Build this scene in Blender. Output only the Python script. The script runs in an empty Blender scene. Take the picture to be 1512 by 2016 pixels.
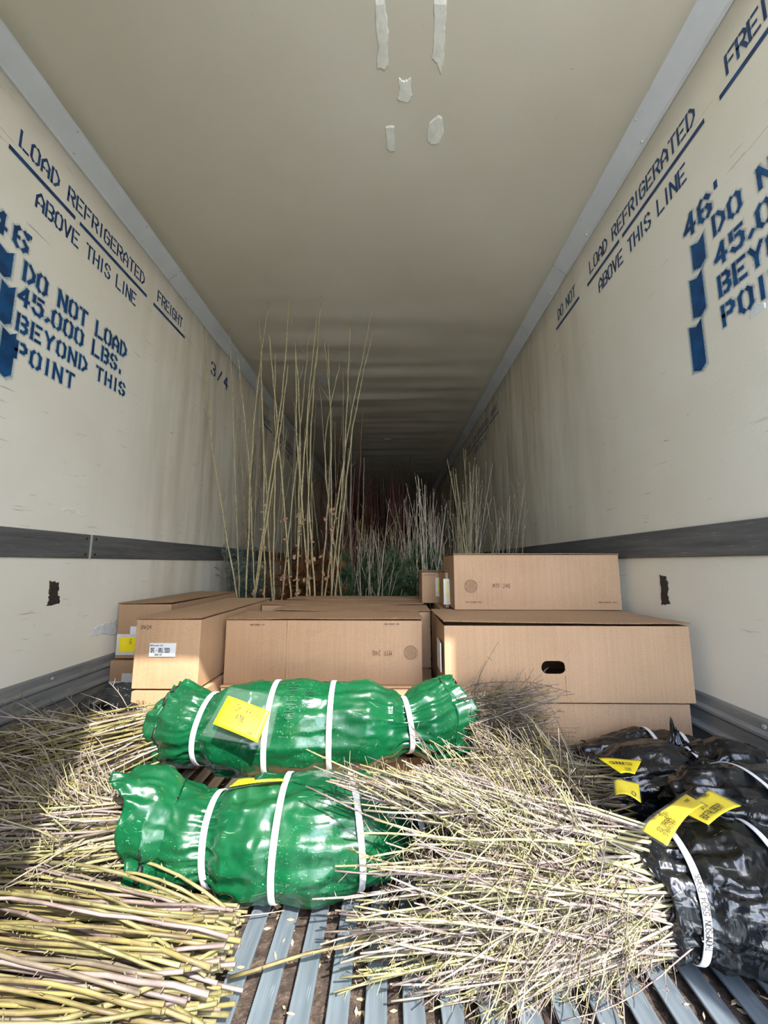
import bpy, bmesh, math, random
from mathutils import Vector, Matrix, noise
from mathutils.geometry import tessellate_polygon
C = bpy.context.scene.collection
R_ = random.Random(7)
H = .73                      # camera height over the trailer floor
XL, XR = -1.385, 1.076       # side walls
ZW, ZC = H+1.755, H+1.815    # top of walls / ceiling
YD, YN = -.2, 15.2           # door opening, nose of the trailer
# ---------------------------------------------------------------- camera
F = 757.0; TH = math.radians(7.6); YAW = math.radians(1.06)
cam_d = bpy.data.cameras.new('camera'); cam = bpy.data.objects.new('camera', cam_d); C.objects.link(cam)
cam.location = (0, 0, H); cam.rotation_euler = (math.pi/2+TH, 0, YAW)
cam_d.sensor_fit = 'VERTICAL'; cam_d.sensor_height = 36; cam_d.lens = 36*F/2016; cam_d.clip_start = .02
sc = bpy.context.scene; sc.camera = cam
CM = Matrix.Rotation(YAW, 3, 'Z') @ Matrix.Rotation(math.pi/2+TH, 3, 'X')
def ray(px, py): return CM @ Vector(((px-756)/F, -(py-1008)/F, -1))
def atY(px, py, Y): r = ray(px, py); return Vector((r.x*Y/r.y, Y, H+r.z*Y/r.y))
def atZ(px, py, Z): r = ray(px, py); t = (Z-H)/r.z; return Vector((r.x*t, r.y*t, Z))
def atX(px, py, X): r = ray(px, py); t = X/r.x; return Vector((X, r.y*t, H+r.z*t))
# ---------------------------------------------------------------- light
w = bpy.data.worlds.new('sky'); sc.world = w; w.use_nodes = True
nt = w.node_tree; nt.nodes.clear()
o_ = nt.nodes.new('ShaderNodeOutputWorld'); b_ = nt.nodes.new('ShaderNodeBackground')
s_ = nt.nodes.new('ShaderNodeTexSky'); s_.sky_type = 'NISHITA'; s_.sun_disc = False
SUN = Vector((.5, -1.0, 1.17)).normalized()
s_.sun_elevation = math.asin(SUN.z); s_.sun_rotation = math.atan2(SUN.x, SUN.y); s_.dust_density = 1; s_.air_density = .7
hs = nt.nodes.new('ShaderNodeHueSaturation'); hs.inputs['Saturation'].default_value = .9
nt.links.new(s_.outputs[0], hs.inputs['Color']); nt.links.new(hs.outputs[0], b_.inputs[0]); nt.links.new(b_.outputs[0], o_.inputs[0])
b_.inputs[1].default_value = .45
sl = bpy.data.lights.new('sun', 'SUN'); sl.energy = 4.0; sl.angle = math.radians(.55); sl.color = (1, .97, .92)
so = bpy.data.objects.new('sun', sl); C.objects.link(so); so.rotation_euler = (-SUN).to_track_quat('-Z', 'Y').to_euler()
sc.view_settings.view_transform = 'Standard'; sc.view_settings.look = 'None'; sc.view_settings.gamma = 1
sc.view_settings.use_curve_mapping = False; sc.view_settings.exposure = 1.75
sc.render.film_transparent = False
sc.cycles.max_bounces = 10; sc.cycles.diffuse_bounces = 6; sc.cycles.transparent_max_bounces = 12
# ---------------------------------------------------------------- materials
def L(h):
    h = h.lstrip('#'); c = [int(h[i:i+2], 16)/255 for i in (0, 2, 4)]
    return tuple([x/12.92 if x <= .04045 else ((x+.055)/1.055)**2.4 for x in c])+(1,)
class NT:
    def __init__(s, name):
        s.m = bpy.data.materials.new(name); s.m.use_nodes = True; s.t = s.m.node_tree
        s.b = s.t.nodes['Principled BSDF']; s.o = s.t.nodes['Material Output']
    def n(s, typ, **k):
        x = s.t.nodes.new('ShaderNode'+typ)
        for a, v in k.items():
            if a in x.inputs: x.inputs[a].default_value = v
            else: setattr(x, a.lower() if not hasattr(x, a) else a, v)
        return x
    def l(s, a, b): s.t.links.new(a, b)
    def coord(s, scale=(1, 1, 1), which='Object'):
        tc = s.n('TexCoord'); mp = s.n('Mapping'); mp.inputs['Scale'].default_value = scale
        s.l(tc.outputs[which], mp.inputs[0]); return mp.outputs[0]
    def noise(s, co, scale, detail=4, rough=.55, dist=0):
        x = s.n('TexNoise'); x.inputs['Scale'].default_value = scale; x.inputs['Detail'].default_value = detail
        x.inputs['Roughness'].default_value = rough; x.inputs['Distortion'].default_value = dist
        s.l(co, x.inputs['Vector']); return x.outputs['Fac']
    def ramp(s, fac, stops):
        r = s.n('ValToRGB'); e = r.color_ramp.elements
        while len(e) > 1: e.remove(e[-1])
        e[0].position, e[0].color = stops[0][0], stops[0][1]
        for p, c in stops[1:]:
            q = e.new(p); q.color = c
        s.l(fac, r.inputs[0]); return r.outputs[0]
    def mix(s, fac, a, b, mode='MIX'):
        x = s.n('MixRGB'); x.blend_type = mode
        for i, v in ((0, fac), (1, a), (2, b)):
            if isinstance(v, (int, float)): x.inputs[i].default_value = v
            elif isinstance(v, tuple): x.inputs[i].default_value = v
            else: s.l(v, x.inputs[i])
        return x.outputs[0]
    def bump(s, h, st=.3, d=.01):
        x = s.n('Bump'); x.inputs['Strength'].default_value = st; x.inputs['Distance'].default_value = d
        s.l(h, x.inputs['Height']); s.l(x.outputs[0], s.b.inputs['Normal'])
    def set(s, col=None, rough=.5, metal=0, spec=None, coat=None):
        if col is not None:
            if isinstance(col, tuple): s.b.inputs['Base Color'].default_value = col
            else: s.l(col, s.b.inputs['Base Color'])
        if isinstance(rough, (int, float)): s.b.inputs['Roughness'].default_value = rough
        else: s.l(rough, s.b.inputs['Roughness'])
        s.b.inputs['Metallic'].default_value = metal
        if spec is not None: s.b.inputs['Specular IOR Level'].default_value = spec
        if coat: s.b.inputs['Coat Weight'].default_value = coat
        return s.m
def plain(name, h, rough=.6, metal=0, var=.12, scale=20):
    t = NT(name); n = t.noise(t.coord(), scale)
    c = L(h); d = tuple(x*(1-var*1.6) for x in c[:3])+(1,); e = tuple(min(1, x*(1+var)) for x in c[:3])+(1,)
    return t.set(t.ramp(n, [(.3, d), (.7, e)]), rough, metal)
W1, K1 = (1, 1, 1, 1), (0, 0, 0, 1)
def wall_mat():
    t = NT('cream_fibreglass'); co = t.coord()
    base = t.ramp(t.noise(co, 1.3, 5), [(.3, L('d6ceb9')), (.7, L('e2dccb'))])
    st = t.ramp(t.noise(t.coord((1, 3.2, .35)), 2.6, 5, .6), [(.42, K1), (.68, W1)])
    # age stains: fade in from the middle of the trailer
    sp = t.n('SeparateXYZ'); tc = t.n('TexCoord'); t.l(tc.outputs['Object'], sp.inputs[0])
    mr = t.n('MapRange'); mr.inputs[1].default_value = 1.6; mr.inputs[2].default_value = 3.6; t.l(sp.outputs[1], mr.inputs[0])
    m = t.n('Math', operation='MULTIPLY'); t.l(mr.outputs[0], m.inputs[0]); t.l(st, m.inputs[1])
    c = t.mix(m.outputs[0], base, L('a99e85'))
    # hair scratches, mostly level
    sc_ = t.ramp(t.noise(t.coord((1, 2.2, 34)), 3.2, 3, .5, .6), [(.67, K1), (.70, W1)])
    sm = t.ramp(t.noise(co, 5, 2), [(.5, K1), (.62, W1)])
    k = t.mix(1, sc_, sm, 'MULTIPLY'); c = t.mix(t.mix(1, k, (.55, .55, .55, 1), 'MULTIPLY'), c, L('6d675a'))
    sk = t.ramp(t.noise(co, 60, 2), [(.76, K1), (.8, W1)]); c = t.mix(t.mix(1, sk, (.6, .6, .6, 1), 'MULTIPLY'), c, L('5c564c'))
    t.bump(t.noise(co, 90, 5), .12, .004)
    return t.set(c, .42)
def ceil_mat():
    t = NT('ceiling_panel'); co = t.coord()
    c = t.ramp(t.noise(co, 1.2, 5), [(.3, L('c3bba4')), (.7, L('cec7b2'))])
    sk = t.ramp(t.noise(co, 45, 2), [(.76, K1), (.8, W1)]); c = t.mix(t.mix(1, sk, (.4, .4, .4, 1), 'MULTIPLY'), c, L('6c665a'))
    t.bump(t.noise(co, 60, 5), .1, .004); return t.set(c, .5)
def metal_mat(name, a, b, scr, stretch, rough=.4, metal=.75):
    t = NT(name); co = t.coord()
    c = t.ramp(t.noise(t.coord(stretch), 3, 6, .65), [(.3, L(a)), (.7, L(b))])
    s1 = t.ramp(t.noise(t.coord(tuple(x*2 for x in stretch)), 9, 4, .6, .3), [(.62, K1), (.7, W1)])
    c = t.mix(t.mix(1, s1, (.5, .5, .5, 1), 'MULTIPLY'), c, L(scr))
    t.bump(t.noise(co, 70, 4), .15, .003)
    return t.set(c, rough, metal)
def card_mat():
    t = NT('corrugated_cardboard'); oi = t.n('ObjectInfo'); co = t.coord()
    c = t.ramp(t.noise(co, 3, 5), [(.3, L('a98765')), (.7, L('b69471'))])
    fl = t.ramp(t.noise(t.coord((130, 130, 2)), 1, 2), [(.4, (.93, .93, .93, 1)), (.6, W1)]); c = t.mix(1, c, fl, 'MULTIPLY')
    sp = t.ramp(t.noise(co, 260, 2), [(.35, (.86, .85, .84, 1)), (.6, W1)]); c = t.mix(1, c, sp, 'MULTIPLY')
    v = t.ramp(oi.outputs['Random'], [(0, (.94, .93, .92, 1)), (1, W1)]); c = t.mix(1, c, v, 'MULTIPLY')
    t.bump(t.noise(t.coord((190, 190, 3)), 1, 2), .08, .002)
    return t.set(c, .75)
def plastic_mat(name, a, b, speck, rough=.22, dens=.7, bump=.45):
    t = NT(name); co = t.coord()
    c = t.ramp(t.noise(co, 7, 5), [(.3, L(a)), (.7, L(b))])
    s1 = t.ramp(t.noise(t.coord((1, 2.5, 1)), 190, 2, .5, 1.5), [(dens, K1), (dens+.03, W1)])
    s2 = t.ramp(t.noise(co, 6, 3), [(.45, K1), (.6, W1)])
    k = t.mix(1, s1, s2, 'MULTIPLY'); c = t.mix(t.mix(1, k, (.65, .65, .65, 1), 'MULTIPLY'), c, L(speck))
    s3 = t.ramp(t.noise(t.coord((.6, 5, 3)), 26, 3, .6, .8), [(.66, K1), (.72, W1)]); c = t.mix(t.mix(1, s3, (.3, .3, .3, 1), 'MULTIPLY'), c, L(speck))
    n1 = t.noise(co, 13, 3, .5, 1.2); n2 = t.noise(co, 38, 2, .5, .5)
    t.bump(t.mix(.25, n1, n2), bump, .02)
    r = t.ramp(t.noise(co, 9, 5), [(.35, (rough-.07,)*3+(1,)), (.7, (rough+.15,)*3+(1,))])
    return t.set(c, r, 0, .6)
def paint_mat(name, a, b, wear):
    t = NT(name); co = t.coord()
    c = t.ramp(t.noise(co, 22, 4), [(.35, L(a)), (.65, L(b))])
    al = t.ramp(t.noise(co, 60, 4, .7), [(wear, K1), (wear+.05, W1)]); t.l(al, t.b.inputs['Alpha'])
    return t.set(c, .4)
def halo_mat():
    t = NT('spray_mist'); at = t.n('Attribute'); at.attribute_name = 'mist'
    n = t.ramp(t.noise(t.coord(), 240, 2), [(.35, (.35,)*3+(1,)), (.65, W1)])
    t.l(t.mix(1, at.outputs['Fac'], n, 'MULTIPLY'), t.b.inputs['Alpha'])
    return t.set(L('2f7fa0'), .6)
def stick_mat(name, stops, rough=.55, DK=.46):
    t = NT(name); oi = t.n('ObjectInfo'); tc = t.n('TexCoord'); mp = t.n('Mapping'); mp.inputs['Scale'].default_value = (16, 40, 40)
    t.l(tc.outputs['Object'], mp.inputs[0]); ad = t.n('VectorMath', operation='ADD'); t.l(mp.outputs[0], ad.inputs[0])
    cx = t.n('CombineXYZ'); ml = t.n('Math', operation='MULTIPLY'); ml.inputs[1].default_value = 77; t.l(oi.outputs['Random'], ml.inputs[0])
    t.l(ml.outputs[0], cx.inputs[1]); t.l(cx.outputs[0], ad.inputs[1])
    stops = [(p, tuple(x*DK for x in c[:3])+(1,)) for p, c in stops]
    n = t.noise(ad.outputs[0], 1.2, 4, .6)
    c = t.ramp(n, stops)
    g = t.noise(ad.outputs[0], .35, 2); c = t.mix(t.ramp(g, [(.4, K1), (.65, W1)]), c, t.mix(.5, c, stops[-1][1]))
    br = t.ramp(oi.outputs['Random'], [(0, (.72, .72, .74, 1)), (.5, (.95, .95, .93, 1)), (1, W1)]); c = t.mix(1, c, br, 'MULTIPLY')
    return t.set(c, rough)
M = {}
M['wall'] = wall_mat(); M['ceil'] = ceil_mat()
M['band'] = metal_mat('scuffed_dark_band', '4a4a48', '6b6a66', 'a8a69e', (1, .8, 14), .5, .15)
M['kick'] = metal_mat('worn_aluminium_kick_rail', '6a6a68', '96958f', 'b4b2aa', (1, .8, 8), .45, .2)
M['slat'] = metal_mat('floor_aluminium', '5f6a71', '87929a', 'adb6ba', (14, .7, 14), .42, .45)
M['cove'] = plain('grey_trim', 'cdcfcb', .45, .1, .04, 6)
M['rivet'] = plain('rivet_metal', 'b9b9b0', .4, .3)
M['rust'] = plain('rust_brown', '3a2620', .8, 0, .3, 60)
M['gouge'] = plain('exposed_dark_foam', '33291f', .9, 0, .5, 130)
M['patch'] = plain('cream_sealant', 'dad7c6', .6, 0, .08, 40)
M['tape'] = plain('white_tape', 'c9cbc6', .35, 0, .08, 40)
M['card'] = card_mat(); M['cardin'] = plain('cardboard_edge', '8a6748', .9, 0, .3, 200)
M['green'] = plastic_mat('green_poly_sheet', '053c21', '084c2a', '8fb892', .25, .675, .12)
M['black'] = plastic_mat('black_poly_sheet', '08090b', '121417', 'a8a28f', .2, .71, .45)
M['inner'] = plain('black_sheet_lining', '14140f', .5, 0, .2)
M['strap'] = plain('white_strap', 'dcdcdc', .45, 0, .03)
M['label'] = plain('white_label', 'd4d6d6', .4, 0, .03)
M['yellow'] = plain('yellow_tag_card', 'eed71c', .4, 0, .05, 10)
M['ink'] = plain('black_ink', '241d16', .6); M['greenink'] = plain('faded_marker_ink', '1b4c31', .5)
M['stamp'] = plain('brown_box_print', '6d4f3b', .8); M['blue'] = paint_mat('navy_stencil_paint', '142a54', '194672', .2)
M['blue2'] = paint_mat('blue_spray_paint', '0c3058', '114c79', .28); M['mist'] = halo_mat()
M['dirt'] = (lambda t: (t.bump(t.noise(t.coord(), 90, 6, .7), 1, .02), t.set(t.ramp(t.noise(t.coord(), 55, 6, .7), [(.3, L('2f2620')), (.5, L('54453a')), (.72, L('8a7663'))]), .9))[1])(NT('soil_and_bark_litter'))
M['chip'] = (lambda t: t.set(t.ramp(t.n('ObjectInfo').outputs['Random'], [(0, L('9c7f5c')), (1, L('c9b48a'))]), .8))(NT('wood_chips'))
M['concrete'] = plain('yard_concrete', 'cfd0cd', .9, 0, .1, 3)
M['bulkhead'] = plain('dark_bulkhead', '242422', .8, 0, .1, 3)
M['door'] = plain('white_door_panel', 'd0ccc0', .5, 0, .05, 3)
M['s_yel'] = stick_mat('pale_yellow_bark', [(.3, L('a09456')), (.5, L('d3c98b')), (.7, L('e2dba6'))])
M['s_tan'] = stick_mat('pale_tan_bark', [(.3, L('968372')), (.5, L('c9b8a4')), (.7, L('dccfbb'))])
M['s_pink'] = stick_mat('greyish_mauve_bark', [(.3, L('735f5a')), (.55, L('a8938b')), (.75, L('c5b3a8'))])
M['s_olive'] = stick_mat('olive_bark', [(.3, L('5a4a2c')), (.5, L('9c9454')), (.72, L('bdb488'))], DK=.48)
M['s_olive2'] = stick_mat('olive_brown_bark', [(.3, L('5f4a36')), (.5, L('94815a')), (.7, L('b5ab62'))], DK=.48)
M['s_grey'] = stick_mat('grey_brown_bark', [(.3, L('5b4e40')), (.55, L('8d7d69')), (.75, L('ada088'))])
M['s_rust'] = stick_mat('orange_root_bark', [(.3, L('7d3d1f')), (.6, L('b2652f')), (.8, L('b8864e'))])
M['s_sap'] = stick_mat('sapling_bark', [(.3, L('6d6042')), (.5, L('988a64')), (.7, L('ada27c'))], DK=1.15)
M['s_red'] = stick_mat('dark_red_bark', [(.3, L('3d1d18')), (.6, L('6b342a')), (.8, L('8d5a45'))], DK=1)
M['s_pale'] = stick_mat('weathered_pale_bark', [(.3, L('8d8270')), (.5, L('b3a890')), (.7, L('cbc1a8'))], DK=1)
M['s_dull'] = stick_mat('dull_grey_bark', [(.3, L('6d6455')), (.55, L('928874')), (.75, L('aba18a'))], DK=1)
M['leaf'] = plain('dry_leaf', '9a7a5c', .7, 0, .3); M['spruce'] = plain('blue_green_needles', '56736a', .6, 0, .25, 9)
M['pine'] = plain('green_needles', '37522e', .6, 0, .3, 9); M['brown'] = plain('bronze_foliage', '7d4d26', .7, 0, .35, 9)
def clear_mat():
    t = NT('clear_plastic_sleeve'); t.b.inputs['Alpha'].default_value = .05; t.bump(t.noise(t.coord(), 30, 3), .4, .01)
    return t.set(L('a8b4b0'), .12, 0, .8)
M['clear'] = clear_mat()
# ---------------------------------------------------------------- object helpers
def link(name, me, mats, parent=None, loc=None):
    o = bpy.data.objects.new(name, me); C.objects.link(o)
    if mats is not None:
        me.materials.clear()
        for m in (mats if isinstance(mats, (list, tuple)) else [mats]): me.materials.append(M[m])
    if parent is not None: o.parent = parent
    if loc is not None: o.location = loc
    return o
def mesh(name, V, Fc, mats, parent=None, smooth=False, loc=None):
    me = bpy.data.meshes.new(name); me.from_pydata([tuple(v) for v in V], [], Fc); me.update()
    if smooth: me.polygons.foreach_set('use_smooth', [True]*len(me.polygons))
    return link(name, me, mats, parent, loc)
def empty(name, loc=(0, 0, 0)):
    o = bpy.data.objects.new(name, None); C.objects.link(o); o.location = loc; o.empty_display_size = .05; return o
def tag(o, label, cat, group=None):
    o['label'] = label; o['category'] = cat
    if group: o['group'] = group
    return o
def struct(o): o['kind'] = 'structure'; return o
def stuff(o): o['kind'] = 'stuff'; return o
def boxvf(x0, x1, y0, y1, z0, z1, V, Fc):
    n = len(V); V += [(x, y, z) for x in (x0, x1) for y in (y0, y1) for z in (z0, z1)]
    Fc += [tuple(n+i for i in f) for f in ((0, 1, 3, 2), (4, 6, 7, 5), (0, 4, 5, 1), (2, 3, 7, 6), (0, 2, 6, 4), (1, 5, 7, 3))]
def bev(o, w, seg=2):
    b = o.modifiers.new('bevel', 'BEVEL'); b.width = w; b.segments = seg; b.limit_method = 'ANGLE'; return o
def boxo(name, x0, x1, y0, y1, z0, z1, mat, parent=None, w=0):
    V, Fc = [], []; boxvf(x0, x1, y0, y1, z0, z1, V, Fc); o = mesh(name, V, Fc, mat, parent)
    if w: bev(o, w)
    return o
def solid(o, t, off=0, mo=None):
    s = o.modifiers.new('thickness', 'SOLIDIFY'); s.thickness = t; s.offset = off
    if mo is not None: s.material_offset = mo; s.material_offset_rim = mo
    return o
# ---------------------------------------------------------------- lettering: strokes on a 4 x 6 grid
G = {'A': '00 04 26 44 40,02 42', 'B': '00 06 36 45 44 33 42 41 30 00,03 33', 'C': '41 30 10 01 05 16 36 45', 'D': '00 06 26 44 42 20 00',
 'E': '40 00 06 46,03 33', 'F': '00 06 46,03 33', 'G': '45 36 16 05 01 10 30 41 43 23', 'H': '00 06,40 46,03 43', 'I': '20 26', 'K': '00 06,46 03 40',
 'L': '06 00 40', 'M': '00 06 23 46 40', 'N': '00 06 40 46', 'O': '10 01 05 16 36 45 41 30 10', 'P': '00 06 36 45 44 33 03', 'R': '00 06 36 45 44 33 03,23 40',
 'S': '01 10 30 41 42 04 05 16 36 45', 'T': '20 26,06 46', 'U': '06 01 10 30 41 46', 'V': '06 20 46', 'Y': '20 23 06,23 46', 'X': '00 46,06 40',
 '0': '10 01 05 16 36 45 41 30 10', '1': '20 26 15', '2': '05 16 36 45 44 00 40', '3': '05 16 36 45 44 33 23,33 42 41 30 10 01', '4': '30 36 02 42',
 '5': '46 06 04 34 43 41 30 10 01', '6': '45 36 16 05 01 10 30 41 42 33 03', '7': '06 46 20', '8': '10 01 02 13 33 44 45 36 16 05 04 13,33 42 41 30 10',
 '9': '10 30 41 45 36 16 05 04 13 43', '.': '10 11', ',': '11 00', "'": '24 36', '/': '00 46', '-': '13 33', '#': '10 16,30 36,02 42,04 44',
 'r': '00 04,02 13 24', 'i': '10 13,15 16', 'f': '10 15 26 36,03 23', 'n': '00 03 23 32 30', 'a': '33 13 02 01 10 30 33', 'k': '00 06,01 33,12 30', 'e': '02 32 33 13 02 01 10 30', 's': '00 20 31 12 03 33', 't': '26 20 30,03 33', 'o': '10 01 02 13 23 32 31 20 10', 'u': '03 01 10 30 33'}
GAPX = {c: 2.0 for c in 'OCGSQ03689'}; GAPX.update({c: 1.05 for c in 'DBPREFL5'}); GAPX['H'] = 1.05; GAPX['A'] = 2.0; GAPX['T'] = 1.1
def text_mesh(name, s, fn, size, mat, parent, th=.16, stencil=False, adv=1.0, off=.0012, mist=False, jit=0, seed=0):
    """fn(u, v) -> (point, normal); u, v in metres along / up the line of lettering; size = cap height"""
    rr = random.Random(seed+len(s)); k = size/6; V, Fc = [], []; HV, HF, HA = [], [], []
    x = 0.0
    def quad(a, b, wd):
        d = (b[0]-a[0], b[1]-a[1]); ln = math.hypot(*d) or 1e-6; d = (d[0]/ln, d[1]/ln); e = wd*.5*(0 if False else 1)
        a = (a[0]-d[0]*e*.9, a[1]-d[1]*e*.9); b = (b[0]+d[0]*e*.9, b[1]+d[1]*e*.9); nx, ny = -d[1]*e, d[0]*e
        return [(a[0]-nx, a[1]-ny), (b[0]-nx, b[1]-ny), (b[0]+nx, b[1]+ny), (a[0]+nx, a[1]+ny)], (d, (-d[1], d[0]))
    for ch in s:
        if ch == ' ': x += 3.4*adv*k; continue
        g = G.get(ch) or G.get(ch.upper())
        wdt = 1.2 if ch in ".,'" else (2.2 if ch == 'I' else 4.0)
        sx = .72*adv; ox = -1.0 if ch in 'I' else 0
        jy = rr.uniform(-jit, jit)*size; js = rr.uniform(-jit, jit)
        for pl in g.split(','):
            P = [(float(p[0]), float(p[1])) for p in pl.split()]
            for a, b in zip(P, P[1:]):
                segs = [(a, b)]
                if stencil and ch in GAPX:
                    gx = GAPX[ch]; lo, hi = sorted((a[0], b[0]))
                    if lo < gx < hi and (a[1] == b[1] or ch in 'S3'):
                        f = lambda xx: (xx, a[1]+(b[1]-a[1])*(xx-a[0])/(b[0]-a[0])); sg = 1 if b[0] > a[0] else -1
                        gw = .30+th*3
                        segs = [(a, f(gx-sg*gw)), (f(gx+sg*gw), b)]
                        segs = [q for q in segs if (q[1][0]-q[0][0])*sg > .12]
                for p, q in segs:
                    T = lambda p: (x+(p[0]+ox)*k*sx+js*p[1]*k*.4, p[1]*k+jy)
                    Q, (d, nn) = quad(T(p), T(q), th*size)
                    n0 = len(V)
                    for u, v in Q:
                        pt, nr = fn(u, v); V.append(pt+nr*(off+4e-5*(len(Fc) % 7)))
                    Fc.append((n0, n0+1, n0+2, n0+3))
                    if mist:
                        e = size*.13; n1 = len(HV)
                        for (u, v), (su, sv) in zip(Q, ((-1, -1), (1, -1), (1, 1), (-1, 1))):
                            for kk, al in ((0, .42), (1, 0)):
                                uu = u+kk*e*(su*d[0]+sv*nn[0]); vv = v+kk*e*(su*d[1]+sv*nn[1])
                                pt, nr = fn(uu, vv); HV.append(pt+nr*(off*.5)); HA.append(al)
                        for i in range(4):
                            j = (i+1) % 4; HF.append((n1+2*i, n1+2*i+1, n1+2*j+1, n1+2*j))
                        HF.append((n1, n1+2, n1+4, n1+6))
        x += (wdt*sx+1.25)*k*adv
    o = mesh(name, V, Fc, mat, parent)
    if mist:
        h = mesh('spray_mist', HV, HF, 'mist', o); a = h.data.attributes.new('mist', 'FLOAT', 'POINT')
        a.data.foreach_set('value', HA)
    return o
def planefn(org, ux, vy):
    ux, vy = Vector(ux).normalized(), Vector(vy).normalized(); n = ux.cross(vy); org = Vector(org)
    return lambda u, v: (org+ux*u+vy*v, n)
# ================================================================ SETTING
def nz(x, y, z=0): return noise.noise(Vector((x, y, z)))
def sstep(a, b, x):
    t = max(0, min(1, (x-a)/(b-a))); return t*t*(3-2*t)
def wall_dx(Y, Z, seed):          # slow bulges of the lining (into the trailer, metres)
    a = sstep(2.6, 4, Y)*(1-.5*sstep(H+.9, H+1.7, Z))
    return a*.012*(nz(Y*3.1, Z*.35, seed)+.5*nz(Y*7, Z*.4, seed+3))
def wall_pt(side, Y, Z, off=0):
    d = wall_dx(Y, Z, 3 if side < 0 else 9)+off
    return Vector((XL+d, Y, Z)) if side < 0 else Vector((XR-d, Y, Z))
def grid_wall(name, side):
    V, Fc = [], []; NY, NZ = 240, 12
    for i in range(NY+1):
        for j in range(NZ+1):
            t = i/NY; Y = YD-.05+(YN-YD+.05)*t**1.5; Z = (ZW+.06)*j/NZ
            V.append(wall_pt(side, Y, Z))
    for i in range(NY):
        for j in range(NZ):
            a = i*(NZ+1)+j; q = (a, a+1, a+NZ+2, a+NZ+1); Fc.append(q if side < 0 else q[::-1])
    o = mesh(name, V, Fc, 'wall', None, True); solid(o, .05, 1); return struct(o)
wl = grid_wall('wall_left', -1); wr = grid_wall('wall_right', 1)
def cz(X, Y):
    a = sstep(1.9, 3.6, Y)*sstep(0, .3, min(X-XL, XR-X)-.06)
    return ZC+a*(.020*nz(X*.5, Y*5.5, 5)+.013*nz(X*.9+9, Y*11, 1)+.007*nz(X*3, Y*3, 2))+.002*nz(X*2, Y*2, 8)
V, Fc = [], []; NY, NX = 300, 14
for i in range(NY+1):
    for j in range(NX+1):
        Y = YD-.05+(YN-YD+.05)*(i/NY)**1.4; X = XL-.02+(XR-XL+.04)*j/NX; V.append((X, Y, cz(X, Y)))
for i in range(NY):
    for j in range(NX):
        a = i*(NX+1)+j; Fc.append((a, a+NX+1, a+NX+2, a+1))
ceil = mesh('ceiling', V, Fc, 'ceil', None, True); solid(ceil, .05, -1); struct(ceil)
struct(boxo('wall_back', XL-.05, XR+.05, YN, YN+.06, 0, ZC+.05, 'bulkhead'))
# door frame and the closed left door leaf (behind the camera, throws the shade on the left)
fr = struct(boxo('door_1', XL-.05, -.17, YD-.11, YD-.06, 0, ZC+.05, 'door'))
hd = struct(boxo('trim_1', XL-.05, XR+.05, YD-.12, YD-.06, ZC-.07, ZC+.09, 'cove'))
struct(boxo('trim_2', XR, XR+.05, YD-.12, YD-.05, 0, ZC+.05, 'cove'))
struct(boxo('ground', -40, 40, -60, 20, -1.35, -1.25, 'concrete'))
# cove trim: chamfered strips, one each side, in lapped lengths
def cove(name, s):
    root = None; X = XL if s < 0 else XR
    for k, (y0, y1) in enumerate(((YD-.05, 2.17), (2.16, 5.2), (5.19, 8.2), (8.19, YN))):
        lift = .0025 if k % 2 == 0 else 0
        P = [(X-s*.001, ZW-.012), (X-s*.006-s*lift, ZW-.012), (X-s*(.008+lift), ZW), (X-s*(.062+lift), ZC-.014-lift), (X-s*.072, ZC-.006-lift), (X-s*.078, ZC-.004), (X-s*.078, ZC+.02), (X-s*.001, ZC+.02)]
        V = [(p[0], y, p[1]) for y in (y0, y1) for p in P]; n = len(P)
        Fc = [(i, (i+1) % n, n+(i+1) % n, n+i) for i in range(n)]+[tuple(range(n)), tuple(range(n, 2*n))[::-1]]
        o = mesh(name if k == 0 else 'trim_length', V, Fc, 'cove', root)
        if k == 0: root = struct(o)
        else: mesh('lap_seam', [(X-s*(p[0]*0+abs(X-p[0])+.0022), y0+dy, p[1]-.0022) for dy in (-.0045, -.0015) for p in P[1:6]], [(i, i+1, i+6, i+5) for i in range(4)], 'kick', root)
    rv = bmesh.new(); bmesh.ops.create_uvsphere(rv, u_segments=8, v_segments=5, radius=.006)
    me = bpy.data.meshes.new('rivet'); rv.to_mesh(me); rv.free(); me.materials.append(M['rivet'])
    y = .45
    while y < 6:
        for dx, zz in ((.016, ZW+.006), (.066, ZC-.010)):
            link('rivet', me, None, root, (X-s*dx, y+(.05 if dx < .05 else 0), zz))
        y += .46
    return root
cove('trim_3', -1); cove('trim_4', 1)
# floor: soil-filled base and T-bars, each a slat
base = struct(boxo('floor', XL-.02, XR+.02, YD-.05, YN, -.09, -.03, 'dirt'))
V, Fc = [], []; NX, NY = 330, 300
for i in range(NX+1):
    for j in range(NY+1):
        X = XL+(XR-XL)*i/NX; Y = YD+(2.6-YD)*j/NY
        V.append((X, Y, -.021+.007*nz(X*22, Y*16, 0)+.005*nz(X*75, Y*60, 4)))
for i in range(NX):
    for j in range(NY):
        a = i*(NY+1)+j; Fc.append((a, a+NY+1, a+NY+2, a+1))
stuff(mesh('soil_litter', V, Fc, 'dirt', base, True))
PITCH = .0629; SW = .0365
x = atZ(561.6, 2016, 0).x; x -= PITCH*math.floor((x-XL-.01)/PITCH)
P = [(0, -.0), (SW, 0), (SW, -.005), (SW*.66, -.007), (SW*.62, -.03), (SW*.38, -.03), (SW*.34, -.007), (0, -.005)]
P = [(.0012, 0), (SW-.0012, 0), (SW, -.0012)]+P[2:]+[(0, -.0012)]
V = []; n = len(P)
for y in (YD-.04, YN-.01): V += [(p[0], y, p[1]) for p in P]
Fc = [(i, n+i, n+(i+1) % n, (i+1) % n) for i in range(n)]+[tuple(range(n))[::-1], tuple(range(n, 2*n))]
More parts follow.
